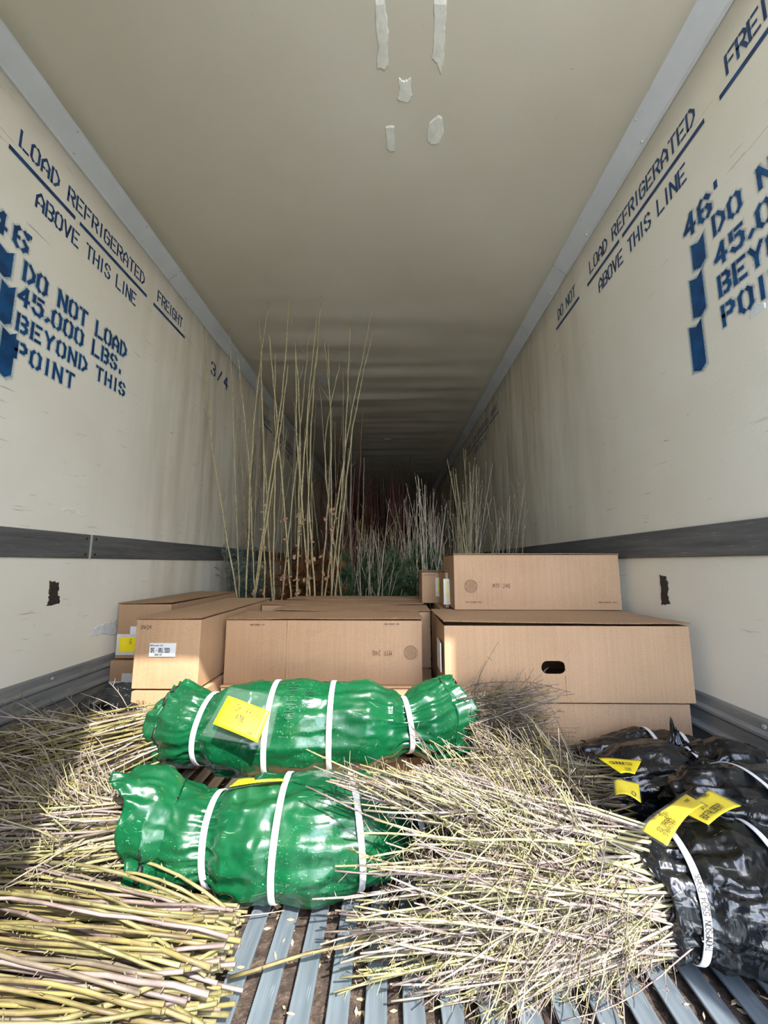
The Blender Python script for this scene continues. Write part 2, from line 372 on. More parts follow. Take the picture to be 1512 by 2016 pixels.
sm = bpy.data.meshes.new('slat'); sm.from_pydata(V, [], Fc); sm.update(); sm.materials.append(M['slat'])
while x < XR-SW:
    link('slat', sm, None, base, (x, 0, 0)); x += PITCH
# chips and bark crumbs between the slats
rr = random.Random(3); V, Fc = [], []
for i in range(2600):
    X = rr.uniform(XL+.02, XR-.02); Y = rr.uniform(.35, 1.5)**1.0; s = rr.uniform(.002, .008)
    if i % 7 == 0: s *= 1.8
    z = rr.uniform(-.02, -.012) if rr.random() < .93 else .002
    a = rr.uniform(0, 6.3); c = Vector((X, Y, z)); u = Vector((math.cos(a), math.sin(a), rr.uniform(-.4, .4)))*s; v = Vector((-math.sin(a), math.cos(a), rr.uniform(-.4, .4)))*s*rr.uniform(.2, .6)
    nn = u.cross(v).normalized()*.0009; n0 = len(V)
    V += [c+p+q for q in (nn, -nn) for p in (u, v, -u, -v)]
    Fc += [tuple(n0+t for t in f) for f in ((0, 1, 2, 3), (7, 6, 5, 4), (0, 4, 5, 1), (1, 5, 6, 2), (2, 6, 7, 3), (3, 7, 4, 0))]
stuff(mesh('wood_chips', V, Fc, 'chip', base))
# wall furniture: dark band, kick rail
def band(name, s):
    root = None; z0, z1 = H+.022, H+.130; js = [YD-.04, 1.74 if s < 0 else .62, 3.7, 6.7, 10, YN]
    for k in range(len(js)-1):
        V, Fc = [], []; X = XL if s < 0 else XR; a, b = sorted((X, X-s*.011)); boxvf(a, b, js[k]+.003, js[k+1]-.003, z0, z1, V, Fc)
        o = bev(mesh(name if k == 0 else 'band_length', V, Fc, 'band', root), .004, 1)
        if k == 0: root = struct(o)
        else:
            a, b = sorted((X-s*.004, X-s*.0125))
            boxo('joint_strip', a, b, js[k]-.004, js[k]+.004, z0+.001, z1-.001, 'rivet', root)
            for dy in (-.028, .028):
                for zz in (z0+.018, z1-.02):
                    bm = bmesh.new(); bmesh.ops.create_cone(bm, cap_ends=True, segments=10, radius1=.0065, radius2=.005, depth=.003)
                    me = bpy.data.meshes.new('rivet'); bm.to_mesh(me); bm.free()
                    r = link('rivet', me, 'rust', root, (X-s*.0125, js[k]+dy, zz)); r.rotation_euler = (0, math.pi/2, 0)
    return root
band('trim_5', -1); band('trim_6', 1)
def kick(name, s):
    X = XL if s < 0 else XR; zt = .285
    prof = [(0, zt+.004), (.006, zt+.004), (.008, zt-.004), (.008, zt-.03), (.022, zt-.038), (.022, zt-.046), (.009, zt-.058), (.009, zt-.094), (.026, zt-.104), (.026, zt-.112), (.009, zt-.126), (.009, zt-.165), (.028, zt-.176), (.028, zt-.184), (.012, zt-.2), (.012, zt-.235), (.034, zt-.25), (.034, 0), (0, 0)]
    n = len(prof); V = [(X-s*p[0], y, p[1]) for y in (YD-.04, YN) for p in prof]
    Fc = [(i, (i+1) % n, n+(i+1) % n, n+i) for i in range(n)]+[tuple(range(n)), tuple(range(n, 2*n))[::-1]]
    o = struct(mesh(name, V, Fc, 'kick'))
    y = .35
    while y < 4:
        for zz in (zt-.018, zt-.145):
            bm = bmesh.new(); bmesh.ops.create_cone(bm, cap_ends=True, segments=6, radius1=.007, radius2=.006, depth=.004)
            me = bpy.data.meshes.new('bolt'); bm.to_mesh(me); bm.free()
            r = link('bolt', me, 'rivet', o, (X-s*.011, y, zz)); r.rotation_euler = (0, math.pi/2, 0)
        y += .42
    return o
kick('baseboard_left', -1); kick('baseboard_right', 1)
# --- stencilled lettering on the walls
def wfn(side, Y0, Z0):            # left wall reads away from the door, right wall towards it
    def f(u, v):
        Y = Y0+u-.027 if side < 0 else Y0-u+.021
        return wall_pt(side, Y, Z0+v), Vector((1, 0, 0)) if side < 0 else Vector((-1, 0, 0))
    return f
def wtext(side, s, Y0, Y1, z0, z1, mat='blue', th=.15, mist=False):
    """fit the string between two depths"""
    h = z1-z0; n = sum((3.4 if c == ' ' else (1.2 if c in ".,'" else 2.2 if c == 'I' else 4)*.72+1.25) for c in s)-1.25
    adv = (abs(Y1-Y0)-h*th)/(n*h*(1-th)/6); u = Y0
    return text_mesh('stencil_lettering', s, wfn(side, Y0+(h*th*.5 if side < 0 else -h*th*.5), z0+h*th*.5), h*(1-th), mat, wl if side < 0 else wr, th, True, adv, .0016, mist)
def bar(side, Ya, Yb, za, zb, mat='blue', notch=0, mist=False):
    V = []; P = [(Ya, za), (Yb, za), (Yb, zb), (Ya, zb)]
    if notch: 
        ym = (Ya*.45+Yb*.55); P = [(Ya, za), (ym, za-notch), (Yb, za+notch*.3), (Yb, zb+notch*.3), (ym, zb-notch), (Ya, zb)]
    P = [(y+(-.027 if side < 0 else .021), z) for y, z in P]; V = [wall_pt(side, y, z, .0016) for y, z in P]
    o = mesh('stencil_lettering', V, [tuple(range(len(V)))], mat, wl if side < 0 else wr)
    if mist:
        HV, HF, HA = [], [], []; c = Vector((0, sum(p[0] for p in P)/len(P), sum(p[1] for p in P)/len(P)))
        for (y, z) in P:
            HV.append(wall_pt(side, y, z, .0008)); HA.append(.7)
            dy, dz = y-c.y, z-c.z; HV.append(wall_pt(side, y+math.copysign(.013, dy), z+math.copysign(.013, dz), .0008)); HA.append(0)
        m = len(P)
        for i in range(m):
            j = (i+1) % m; HF.append((2*i, 2*i+1, 2*j+1, 2*j))
        h = mesh('spray_mist', HV, HF, 'mist', o); a = h.data.attributes.new('mist', 'FLOAT', 'POINT'); a.data.foreach_set('value', HA)
def dY(d, Z): return (d-Z*math.sin(TH))/math.cos(TH)
def line_of_text(side, Ys):       # DO NOT / LOAD REFRIGERATED / FREIGHT / ABOVE THIS LINE
    (a0, a1), (b0, b1), (c0, c1), (e0, e1) = Ys
    for s, p, q in (('DO NOT', a0, a1), ('LOAD REFRIGERATED', b0, b1), ('FREIGHT', c0, c1)):
        if p is None: continue
        d = .02 if side < 0 else -.02
        wtext(side, s, p+d, q-d, H+1.541, H+1.617)
        if s[0] == 'L':
            m = p+(q-p)*.385; g = .012*(1 if q > p else -1); bar(side, p-d*.5, m-g, H+1.494, H+1.512); bar(side, m+g, q+d*.5, H+1.494, H+1.512)
        else: bar(side, p-d*.5, q+d*.5, H+1.494, H+1.512)
    wtext(side, 'ABOVE THIS LINE', e0, e1, H+1.378, H+1.454)
y_ = lambda d, z=1.5: dY(d, z)
line_of_text(-1, ((None, None), (y_(1.407), y_(2.175)), (y_(2.255), y_(2.576)), (y_(1.5, 1.4), y_(2.10, 1.4))))
line_of_text(1, ((y_(2.483), y_(2.2)), (y_(2.088), y_(1.324)), (y_(1.243), y_(.93)), (y_(1.985, 1.4), y_(1.385, 1.4))))
for side in (-1, 1):
    s = -side
    q = lambda d: y_(d)
    if side < 0: line_of_text(-1, ((4.0, 4.3), (4.4, 5.2), (5.28, 5.6), (4.5, 5.1)))
    else: line_of_text(1, ((5.28, 4.98), (4.86, 4.08), (4.0, 3.68), (4.75, 4.15)))
def big(side, s, d0, d1, z0, z1): wtext(side, s, dY(d0, z0), dY(d1, z0), H+z0, H+z1, 'blue2', .2, True)
big(-1, 'DO NOT LOAD', 1.444, 1.986, 1.055, 1.14); big(-1, '45,000 LBS.', 1.423, 1.93, .957, 1.039); big(-1, 'BEYOND THIS', 1.417, 1.938, .853, .928); big(-1, 'POINT', 1.410, 1.65, .746, .822)
big(-1, "46", 1.325, 1.455, 1.158, 1.25); bar(-1, dY(1.467, 1.24), dY(1.487, 1.24), H+1.234, H+1.250, 'blue2')
k0 = 1.076
big(1, 'DO NOT LOAD', 1.279, .74, 1.073, 1.15); big(1, '45,000 LBS.', 1.272, .76, .96, 1.04); big(1, 'BEYOND THIS', 1.257, .74, .857, .935); big(1, 'POINT', 1.243, 1.0, .752, .83)
big(1, "46", 1.405, 1.287, 1.158, 1.25); bar(1, dY(1.277, 1.24), dY(1.263, 1.24), H+1.227, H+1.256, 'blue2')
for side, a, b in ((-1, 1.352, 1.402), (1, 1.362, 1.308)):
    for za, zb in ((1.03, 1.125), (.862, 1.005), (.675, .838)):
        bar(side, dY(a, za), dY(b, za), H+za, H+zb, 'blue2', .014, True)
wtext(-1, '3/4', y_(2.96), y_(3.22), H+1.445, H+1.56, 'blue', .2)
# --- ragged marks: gouges, sealant, tape (thin pieces of real relief)
def blob(name, pts, mat, parent, nrm, h=.002, rough=.0, seed=0, sub=5):
    rr = random.Random(seed); out = []
    for a, b in zip(pts, pts[1:]+pts[:1]):
        for k in range(sub):
            p = a.lerp(b, k/sub); out.append(p+Vector((0 if abs(nrm.x) > .5 else rr.uniform(-1, 1)*rough, rr.uniform(-1, 1)*rough, 0 if abs(nrm.z) > .5 else rr.uniform(-1, 1)*rough)))
    n = len(out); c = sum(out, Vector())/n
    V = [p-nrm*.001 for p in out]+[c.lerp(p, .86)+nrm*h for p in out]+[c+nrm*h*1.2]
    Fc = [(i, (i+1) % n, n+(i+1) % n, n+i) for i in range(n)]+[(n+i, n+(i+1) % n, 2*n) for i in range(n)]
    return mesh(name, V, Fc, mat, parent)
def wallblob(name, side, pix, mat, **k):
    X = XL if side < 0 else XR; return blob(name, [atX(px, py, X) for px, py in pix], mat, wl if side < 0 else wr, Vector((-side, 0, 0)), **k)
wallblob('gouge', -1, [(98, 1143), (115, 1145), (116, 1157), (114, 1170), (117, 1178), (117, 1190), (91, 1194), (96, 1180), (95, 1160)], 'gouge', h=.003, rough=.004, seed=1)
wallblob('gouge', 1, [(1300, 1132), (1312, 1133), (1315, 1145), (1316, 1160), (1316, 1175), (1321, 1192), (1303, 1193), (1303, 1170), (1301, 1150)], 'gouge', h=.003, rough=.005, seed=2)
wallblob('sealant_patch', -1, [(175, 1254), (188, 1232), (215, 1224), (232, 1218), (232, 1250), (200, 1252)], 'tape', h=.003, rough=.006, seed=3)
wallblob('sealant_patch', -1, [(118, 1003), (135, 999), (155, 1005), (171, 1013), (165, 1019), (150, 1012), (135, 1006)], 'patch', h=.002, rough=.003, seed=4)
wallblob('torn_sticker', 1, [(1474, 630), (1479, 612), (1492, 596), (1508, 594), (1509, 606), (1495, 617)], 'tape', h=.002, rough=.001, seed=4)
def ceilblob(name, pix, mat, **k):
    P = [atZ(px, py, ZC) for px, py in pix]
    P = [Vector((p.x, p.y, cz(p.x, p.y)+.0) ) for p in P]; return blob(name, P, mat, ceil, Vector((0, 0, -1)), **k)
ceilblob('sealant_patch', [(738, -6), (757, -6), (762, 30), (765, 60), (763, 100), (767, 130), (758, 142), (742, 138), (741, 120), (745, 90), (738, 50)], 'patch', h=.004, rough=.002, seed=5)
ceilblob('sealant_patch', [(853, -6), (880, -6), (878, 30), (876, 70), (874, 120), (868, 150), (860, 130), (850, 118), (852, 70), (855, 30)], 'patch', h=.004, rough=.002, seed=6)
ceilblob('sealant_patch', [(785, 152), (795, 158), (808, 152), (812, 188), (806, 203), (792, 201), (780, 196), (785, 180)], 'patch', h=.004, rough=.003, seed=7)
ceilblob('sealant_patch', [(759, 246), (777, 246), (778, 275), (777, 300), (766, 300), (760, 290)], 'patch', h=.003, rough=.002, seed=8)
ceilblob('sealant_patch', [(845, 240), (863, 225), (871, 228), (875, 262), (865, 285), (850, 287), (840, 280), (841, 255)], 'patch', h=.003, rough=.002, seed=9)
ceilblob('tape_patch', [(578, 737), (600, 735), (608, 750), (604, 762), (588, 758)], 'tape', h=.003, rough=.006, seed=10)
ceilblob('tape_patch', [(622, 737), (642, 735), (648, 750), (640, 763), (627, 758)], 'tape', h=.003, rough=.006, seed=11)
ceilblob('light_fitting', [(756, 863), (770, 863), (770, 872), (756, 872)], 'tape', h=.012, rough=0, seed=12)
# ================================================================ CARTONS
def carton(label, x0, x1, y0, y1, z0, z1, rot=0, group=None, lid=True, seed=0, name='cardboard_box', hole=None, flapfront=0, parts=True):
    cx, cy = (x0+x1)/2, (y0+y1)/2; e = empty(name, (cx, cy, z0)); e.rotation_euler = (0, 0, rot)
    tag(e, label, 'box', group); hw, hd, h = (x1-x0)/2, (y1-y0)/2, z1-z0
    rr = random.Random(seed); t = .004
    # body: subdivided walls with a slight bulge, front with a hand hole when asked
    V, Fc = [], []
    NXs, NZs = 10, 6
    def wallg(fn, front=False):
        n0 = len(V)
        for i in range(NXs+1):
            for j in range(NZs+1):
                u, v = i/NXs, j/NZs; V.append(fn(u, v, .005*math.sin(math.pi*u)*math.sin(math.pi*v)*rr.uniform(.6, 1.2)))
        for i in range(NXs):
            for j in range(NZs):
                a = n0+i*(NZs+1)+j; Fc.append((a, a+NZs+1, a+NZs+2, a+1))
    hb = h-t
    if not hole: wallg(lambda u, v, b: (-hw+2*hw*u, -hd-b, hb*v))
    else:
        hx, hz, rx, rz = hole; out = [(-hw, 0), (hw, 0), (hw, hb), (-hw, hb)]
        st = []
        for k in range(9): a = -math.pi/2+math.pi*k/8; st.append((hx+rx-rz+rz*math.cos(a), hz+rz*math.sin(a)))
        for k in range(9): a = math.pi/2+math.pi*k/8; st.append((hx-rx+rz+rz*math.cos(a), hz+rz*math.sin(a)))
        tri = tessellate_polygon([[Vector((p[0], p[1], 0)) for p in out], [Vector((p[0], p[1], 0)) for p in st[::-1]]])
        n0 = len(V); allp = out+st[::-1]; V += [(p[0], -hd, p[1]) for p in allp]; m = len(V); V += [(p[0], -hd+t, p[1]) for p in allp]
        k = len(allp)
        for f in tri:
            A, B, D = (Vector(allp[i]) for i in f); s = (B-A).cross(D-A) if False else (B.x-A.x)*(D.y-A.y)-(B.y-A.y)*(D.x-A.x)
            f = f if s > 0 else f[::-1]; Fc.append(tuple(n0+i for i in f)); Fc.append(tuple(m+i for i in f[::-1]))
        for i in range(4, k): j = i+1 if i+1 < k else 4; Fc.append((n0+i, m+i, m+j, n0+j))
    wallg(lambda u, v, b: (hw+b*.6, -hd+2*hd*u, hb*v)); wallg(lambda u, v, b: (hw-2*hw*u, hd+b, hb*v)); wallg(lambda u, v, b: (-hw-b*.6, hd-2*hd*u, hb*v))
    n0 = len(V); V += [(-hw, -hd, 0), (hw, -hd, 0), (hw, hd, 0), (-hw, hd, 0)]; Fc.append((n0+3, n0+2, n0+1, n0))
    if not hole:
        n0 = len(V); V += [(-hw, -hd, hb), (hw, -hd, hb), (hw, hd, hb), (-hw, hd, hb)]; Fc.append((n0, n0+1, n0+2, n0+3))
    body = mesh('box_body', V, Fc, 'card', e)
    if lid:
        NX, NY = 16, 6; V, Fc = [], []; lift = flapfront
        for s in (0, t):
            for i in range(NX+1):
                for j in range(NY+1):
                    u, v = i/NX, j/NY; X = -hw-.003+(2*hw+.006)*u; Y = -hd-.004+(2*hd+.006)*v
                    z = hb+.001+.003*nz(X*4+seed, Y*6, seed)*1+.002+lift*(abs(2*u-1)**3*.0+math.sin(math.pi*min(1, max(0, u)))**.5)*0+lift*(1-v)**2*(.35+.65*(1-u if seed % 2 else u)**2)
                    V.append((X, Y, z+s))
        n1 = (NX+1)*(NY+1)
        for i in range(NX):
            for j in range(NY):
                a = i*(NY+1)+j; Fc += [(a+1, a+NY+2, a+NY+1, a), (n1+a, n1+a+NY+1, n1+a+NY+2, n1+a+1)]
        bd = [i*(NY+1) for i in range(NX+1)]+[NX*(NY+1)+j for j in range(1, NY+1)]+[i*(NY+1)+NY for i in range(NX-1, -1, -1)]+[j for j in range(NY-1, 0, -1)]
        for a, b in zip(bd, bd[1:]+bd[:1]): Fc.append((a, b, n1+b, n1+a))
        o = mesh('box_lid', V, Fc, ['card', 'cardin'], e); 
        k = len(bd)
        for p in o.data.polygons[-k:]: p.material_index = 1
    return e
def bl(e, s, x, z, size, hd, mat='stamp', th=.1, rot180=False, jit=0, name='printed_mark'):
    f = planefn((x, -hd-.0065, z), (1, 0, 0), (0, 0, 1))
    if rot180: g = f; f = lambda u, v: (g(-u, -v)[0], g(0, 0)[1])
    return text_mesh(name, s, f, size, mat, e, th, False, 1, .0008, False, jit)
def stampring(e, x, z, r, hd):
    V, Fc = [], []
    def q(a, b, w):
        d = Vector((b[0]-a[0], b[1]-a[1])); d.normalize(); nx, nz_ = -d.y*w, d.x*w; n0 = len(V)
        V.extend([(x+p[0]+s*nx, -hd-.0072, z+p[1]+s*nz_) for p, s in ((a, -1), (b, -1), (b, 1), (a, 1))]); Fc.append((n0, n0+1, n0+2, n0+3))
    for k in range(20):
        a, b = 2*math.pi*k/20, 2*math.pi*(k+1)/20; q((r*math.cos(a), r*math.sin(a)), (r*math.cos(b), r*math.sin(b)), .0008)
    rr = random.Random(4)
    for i in range(-3, 4):
        xx = i*r/4; hh = math.sqrt(r*r-xx*xx)*.92; c = rr.uniform(-.3, .3)*hh
        q((xx, -hh), (xx, c-.002), .0008); q((xx, c+.002), (xx, hh), .0008)
        if i < 3: q((xx, c), (xx+r/4, c+.002), .0006)
    return mesh('printed_mark', V, Fc, 'stamp', e)
def sheet(name, e, x0, x1, z0, z1, y, mat, r=.0):
    o = boxo(name, x0, x1, y-.0012, y, z0, z1, mat, e); return o
def staple(e, x, z, hd, w=.05):
    V, Fc = [], []
    for a, b in ((-w, -w*.55), (-w*.4, w*.35), (w*.6, w)): boxvf(x+a, x+b, -hd-.0075, -hd-.005, z-.0012, z+.0012, V, Fc)
    mesh('perforation', V, Fc, 'stamp', e)
# right stack
def XY(px, Y, z=-.2): return atY(px, 1200, Y).x
c = carton('large cardboard box with a torn oval hand hole, against the right wall', .186, 1.035, 1.40, 1.83, .258, .516, hole=(-.05, .115, .042, .0215), flapfront=.012, seed=1)
for pz, dx in ((.0, 0),):   # torn flap beside the hand hole
    mesh('torn_paper', [(-.012, -.2155, .125), (.0, -.2165, .158), (.012, -.2175, .170), (.006, -.221, .150), (-.004, -.219, .118), (-.010, -.2155, .098)], [(0, 1, 4), (1, 2, 3), (1, 3, 4), (0, 4, 5)], 'card', c)
    mesh('tear_line', [(-.012, -.2153, .088), (-.009, -.2153, .088), (-.010, -.2153, .008), (-.0115, -.2153, .03)], [(0, 1, 2, 3)], 'cardin', c)
o = boxo('shipping_label', -.4362, -.4335, -.19, -.09, .09, .19, 'label', c)
c = carton('lowest cardboard box under the box with the hand hole, black bags leaning against it', .19, 1.02, 1.41, 1.85, .004, .255, seed=2, lid=False)
c = carton('cardboard box topmost of the right-hand stack, with a round stamp on its front', .288, 1.172-.135, 1.79, 2.16, .522, .772, seed=3)
bl(c, 'MTF 246', -.375+.175, .098, .017, .185); stampring(c, -.375+.075, .105, .028, .185); staple(c, -.29, .035, .185, .035); staple(c, .31, .035, .185, .04)
boxo('shipping_label', .3775, .381, -.16, .1, .01, .19, 'label', c)
# support under the rear of it
carton('cardboard box hidden behind the box with the hand hole, carrying the topmost one', .24, 1.04, 1.86, 2.3, .004, .515, seed=4, lid=False)
# middle rows
labs = ['long cardboard box in front of the middle rows, printed upside down with a round stamp', 'second long cardboard box of the middle stack, counted from the front', 'third long cardboard box of the middle stack, partly under the small box', 'rearmost long cardboard box of the middle stack, saplings rising behind it']
spans = [(-.695, .13), (-.63, .235), (-.70, .17), (-.63, .20)]; ys = [1.615, 1.868, 2.12, 2.368]
for k in range(4):
    x0, x1 = spans[k]; y0 = ys[k]
    if k == 0: x0, x1 = atY(443, 1280, y0).x, atY(831, 1280, y0).x
    if k == 1: x0, x1 = atY(535, 1280, y0).x, atY(848, 1280, y0).x
    c = carton(labs[k], x0, x1, y0, y0+.245, .25, .502+(.003*k), seed=10+k, rot=.004*(k-1), flapfront=0.004)
    if k == 0:
        hw = (x1-x0)/2; hd = .1225
        bl(c, 'MTF 246', .278, .115+.016, .017, hd, rot180=True); stampring(c, .355, .125, .026, hd)
        staple(c, -.27, .232, hd, .03); staple(c, .28, .236, hd, .03)
        boxo('shipping_label', -hw-.0042, -hw-.0015, -.11, .05, .05, .21, 'label', c)
        mesh('crease', [(-.148, -.1288, .0), (-.145, -.130, .0), (-.142, -.1288, .0), (-.148, -.1288, .245), (-.145, -.130, .245), (-.142, -.1288, .245)], [(0, 1, 4, 3), (1, 2, 5, 4)], 'card', c)
    lo = carton(['bright sunlit lower box of the middle stack, just behind the upper green bundle', 'lower box of the second middle row', 'lower box of the third middle row', 'lower box of the rearmost middle row'][k], x0+(.0 if k else .005), x1+(.0 if k else .045), y0-(.03 if k == 0 else 0), y0+.24, .004, .247, seed=20+k, lid=(k == 0))
    if k: lo['label'] = 'cardboard box at the bottom of the middle rows, behind the sunlit front boxes'; lo['group'] = 'lower boxes of the middle rows'
# left cartons
x0, x1 = atY(265, 1280, 1.475).x, atY(393, 1280, 1.475).x
c = carton('tall-ended cardboard box with a white printed label, resting on the box marked with ink', x0, x1, 1.475, 2.30, .272, .523, seed=30, rot=.0, flapfront=.003)
hw, hd = (x1-x0)/2, .4125
bl(c, '29/24', -hw+.022, .215, .012, hd, 'ink', .1, jit=.05, name='handwriting')
def wlabel(e, x0, x1, z0, z1, hd): return boxo('printed_label', x0, x1, -hd-.0078, -hd-.003, z0, z1, 'label', e)
lb = wlabel(c, -hw+.06, -hw+.158, .115, .163, hd)
text_mesh('lettering', 'DFE - GALL 5000', planefn((-hw+.067, -hd-.0079, .131), (1, 0, 0), (0, 0, 1)), .0145, 'ink', lb, .13, adv=.62)
text_mesh('lettering', 'GENERAL SALE', planefn((-hw+.082, -hd-.0079, .119), (1, 0, 0), (0, 0, 1)), .006, 'ink', lb, .13, adv=.7)
text_mesh('lettering', 'AAFSW Saskatoonages 21/05', planefn((-hw+.065, -hd-.0079, .153), (1, 0, 0), (0, 0, 1)), .0055, 'ink', lb, .13, adv=.62) if False else text_mesh('lettering', 'ENDTEM Saoeethnnge  01/05', planefn((-hw+.063, -hd-.0079, .153), (1, 0, 0), (0, 0, 1)), .005, 'ink', lb, .13, adv=.7)
c = carton('sunlit cardboard box under the tall-ended box with the white printed label', x0+.008, x1+.02, 1.465, 2.28, .004, .268, seed=31, lid=False)
bl(c, '29/#', -hw+.02, .222, .012, hd+.0, 'ink', .1, jit=.05, name='handwriting'); wlabel(c, -.015, .05, .135, .165, hd-.005)
def sleeve_tag(e, x0, x1, z0, z1, hd, txts=(), nm='yellow_tag'):
    s = boxo('plastic_sleeve', x0-.014, x1+.014, -hd-.009, -hd-.006, z0-.014, z1+.014, 'tape', e); t = bev(boxo(nm, x0, x1, -hd-.011, -hd-.0092, z0, z1, 'yellow', e), .0008, 1)
    for st, x, z, sz in txts: text_mesh('handwriting', st, planefn((x, -hd-.0112, z), (1, 0, 0), (0, 0, 1)), sz, 'ink', t, .1, jit=.05)
xa = atY(230, 1250, 1.93).x; xb = xa+.262
c = carton('cardboard box against the left wall with a yellow tag, upper of the pair', xa, xb, 1.93, 2.72, .272, .532, seed=32, flapfront=.004)
sleeve_tag(c, -.131+.022, -.131+.13, .03, .1, .395, (('G', -.131+.075, .07, .02),)); wlabel(c, -.131+.07, -.131+.16, .105, .15, .395)
c = carton('cardboard box against the left wall with a yellow tag, lower of the pair', xa-.012, xb-.01, 1.92, 2.70, .004, .266, seed=33, lid=False)
sleeve_tag(c, -.131+.022, -.131+.13, .1, .15, .39, (('L', -.131+.08, .12, .02),)); wlabel(c, -.131+.065, -.131+.16, .155, .2, .39)
# small boxes behind
ys_ = 2.19; x0, x1 = atY(831, 1150, ys_).x, atY(892, 1150, ys_).x
c = carton('small cardboard box with a white sleeve and yellow tag, standing on the middle rows', x0, x1, ys_, ys_+.26, .512, .684, seed=34)
hw = (x1-x0)/2; sleeve_tag(c, hw-.085, hw-.02, .05, .125, .13, (('B', hw-.062, .095, .02), ('A', hw-.062, .06, .012)))
bl(c, 'A.N. KK.Bayer', -hw+.012, .150, .0075, .13, 'ink', .1, jit=.04, name='handwriting')
x0 = atY(874, 1150, 1.98).x
c = carton('narrow cardboard box with a yellow tag wedged beside the topmost right box', x0, .283, 1.93, 2.17, .5155, .69, seed=35)
sleeve_tag(c, -(.283-x0)/2+.004, (.283-x0)/2-.004, .03, .125, .12)
# low carton under the upper green bundle
carton('low flattened cardboard box lying under the green bundles', -.42, .12, 1.03, 1.395, .003, .085, seed=36, lid=False)
# ================================================================ STICKS
def tube(V, Fc, P, R, k=5):
    n0 = len(V); m = len(P)
    for i, (p, r) in enumerate(zip(P, R)):
        d = (P[min(i+1, m-1)]-P[max(i-1, 0)]).normalized()
        a = d.cross(Vector((0, 0, 1))); a = d.cross(Vector((0, 1, 0))) if a.length < .1 else a; a.normalize(); b = d.cross(a)
        for j in range(k):
            t = 2*math.pi*j/k; V.append(p+(a*math.cos(t)+b*math.sin(t))*r)
    for i in range(m-1):
        for j in range(k):
            q = (j+1) % k; Fc.append((n0+i*k+j, n0+i*k+q, n0+(i+1)*k+q, n0+(i+1)*k+j))
    Fc.append(tuple(n0+j for j in range(k))[::-1]); Fc.append(tuple(n0+(m-1)*k+j for j in range(k)))
def wander(rr, p, d, ln, n, kink, drift=None):
    P = [p.copy()]; d = d.normalized()
    for i in range(n):
        d = (d+Vector((rr.uniform(-1, 1), rr.uniform(-1, 1), rr.uniform(-1, 1)))*kink).normalized()
        if drift: d = (d+drift).normalized()
        P.append(P[-1]+d*ln/n)
    return P
def stick_geo(seed, r0, r1, kink=.06, spurs=20, slen=(.015, .05), forks=1, segs=12, k=5, start=.08):
    rr = random.Random(seed); V, Fc = [], []
    P = wander(rr, Vector(), Vector((1, 0, 0)), 1.0, segs, kink)
    # straighten so that it ends on +X at length 1
    e = P[-1]; q = e.to_track_quat('X', 'Z').inverted(); P = [(q @ p)/e.length for p in P]
    R = [r0+(r1-r0)*(i/segs)**.9 for i in range(segs+1)]
    tube(V, Fc, P, R, k)
    def at(t):
        f = t*segs; i = min(int(f), segs-1); return P[i].lerp(P[i+1], f-i), (P[i+1]-P[i]).normalized(), R[i]
    ph = rr.uniform(0, 6)
    for s in range(spurs):
        t = start+(.98-start)*(s+rr.random()*.7)/spurs; p, d, r = at(t); ph += 2.4+rr.uniform(-.5, .5)
        a = d.cross(Vector((0, 0, 1))).normalized(); b = d.cross(a)
        o = (a*math.cos(ph)+b*math.sin(ph)); ang = rr.uniform(.5, 1.1); dr = d*math.cos(ang)+o*math.sin(ang)
        ln = rr.uniform(*slen)*rr.uniform(.5, 1.3); rs = min(r*.6, .0022)
        if rr.random() < .3: tube(V, Fc, [p, p+dr*.006, p+dr*.010], [r*.7, r*.55, r*.2], 4)
        else:
            Q = wander(rr, p, dr, ln, 2, .2); tube(V, Fc, Q, [rs, rs*.9, rs*.75], 3)
    for s in range(forks):
        t = rr.uniform(.25, .75); p, d, r = at(t); ph += 2.1; a = d.cross(Vector((0, 0, 1))).normalized(); b = d.cross(a)
        o = (a*math.cos(ph)+b*math.sin(ph)); dr = d*.8+o*rr.uniform(.35, .9); ln = rr.uniform(.1, .28)
        Q = wander(rr, p, dr, ln, 5, .1, d*.08); tube(V, Fc, Q, [max(.0011, r*z) for z in (.75, .68, .6, .54, .48, .42)], 4)
        for _ in range(5):
            i = rr.randrange(1, 5); dd = Vector((rr.uniform(-1, 1), rr.uniform(-1, 1), rr.uniform(-1, 1))); dd = (dr*.6+dd).normalized(); q0 = Q[i]
            tube(V, Fc, [q0, q0+dd*rr.uniform(.012, .035)], [max(.001, r*.4), .0009], 3)
    return V, Fc
def variants(name, n, mats, seed, **k):
    out = []
    for i in range(n):
        V, Fc = stick_geo(seed+i, **k); me = bpy.data.meshes.new(name); me.from_pydata([tuple(v) for v in V], [], Fc); me.update()
        me.polygons.foreach_set('use_smooth', [True]*len(me.polygons)); me.materials.append(M[mats[i % len(mats)]]); out.append(me)
    return out
def place(me, name, p, q, roll, parent, rr):
    d = q-p; ln = d.length; rot = d.to_track_quat('X', 'Z').to_matrix() @ Matrix.Rotation(roll, 3, 'X')
    o = bpy.data.objects.new(name, me); C.objects.link(o)
    o.matrix_world = Matrix.Translation(p) @ rot.to_4x4() @ Matrix.Diagonal((ln, ln*rr.uniform(.85, 1.2)/max(.6, ln), ln*rr.uniform(.85, 1.2)/max(.6, ln), 1))
    if parent is not None:
        o.parent = parent; o.matrix_parent_inverse = Matrix.Translation(-Vector(parent.location))
    return o
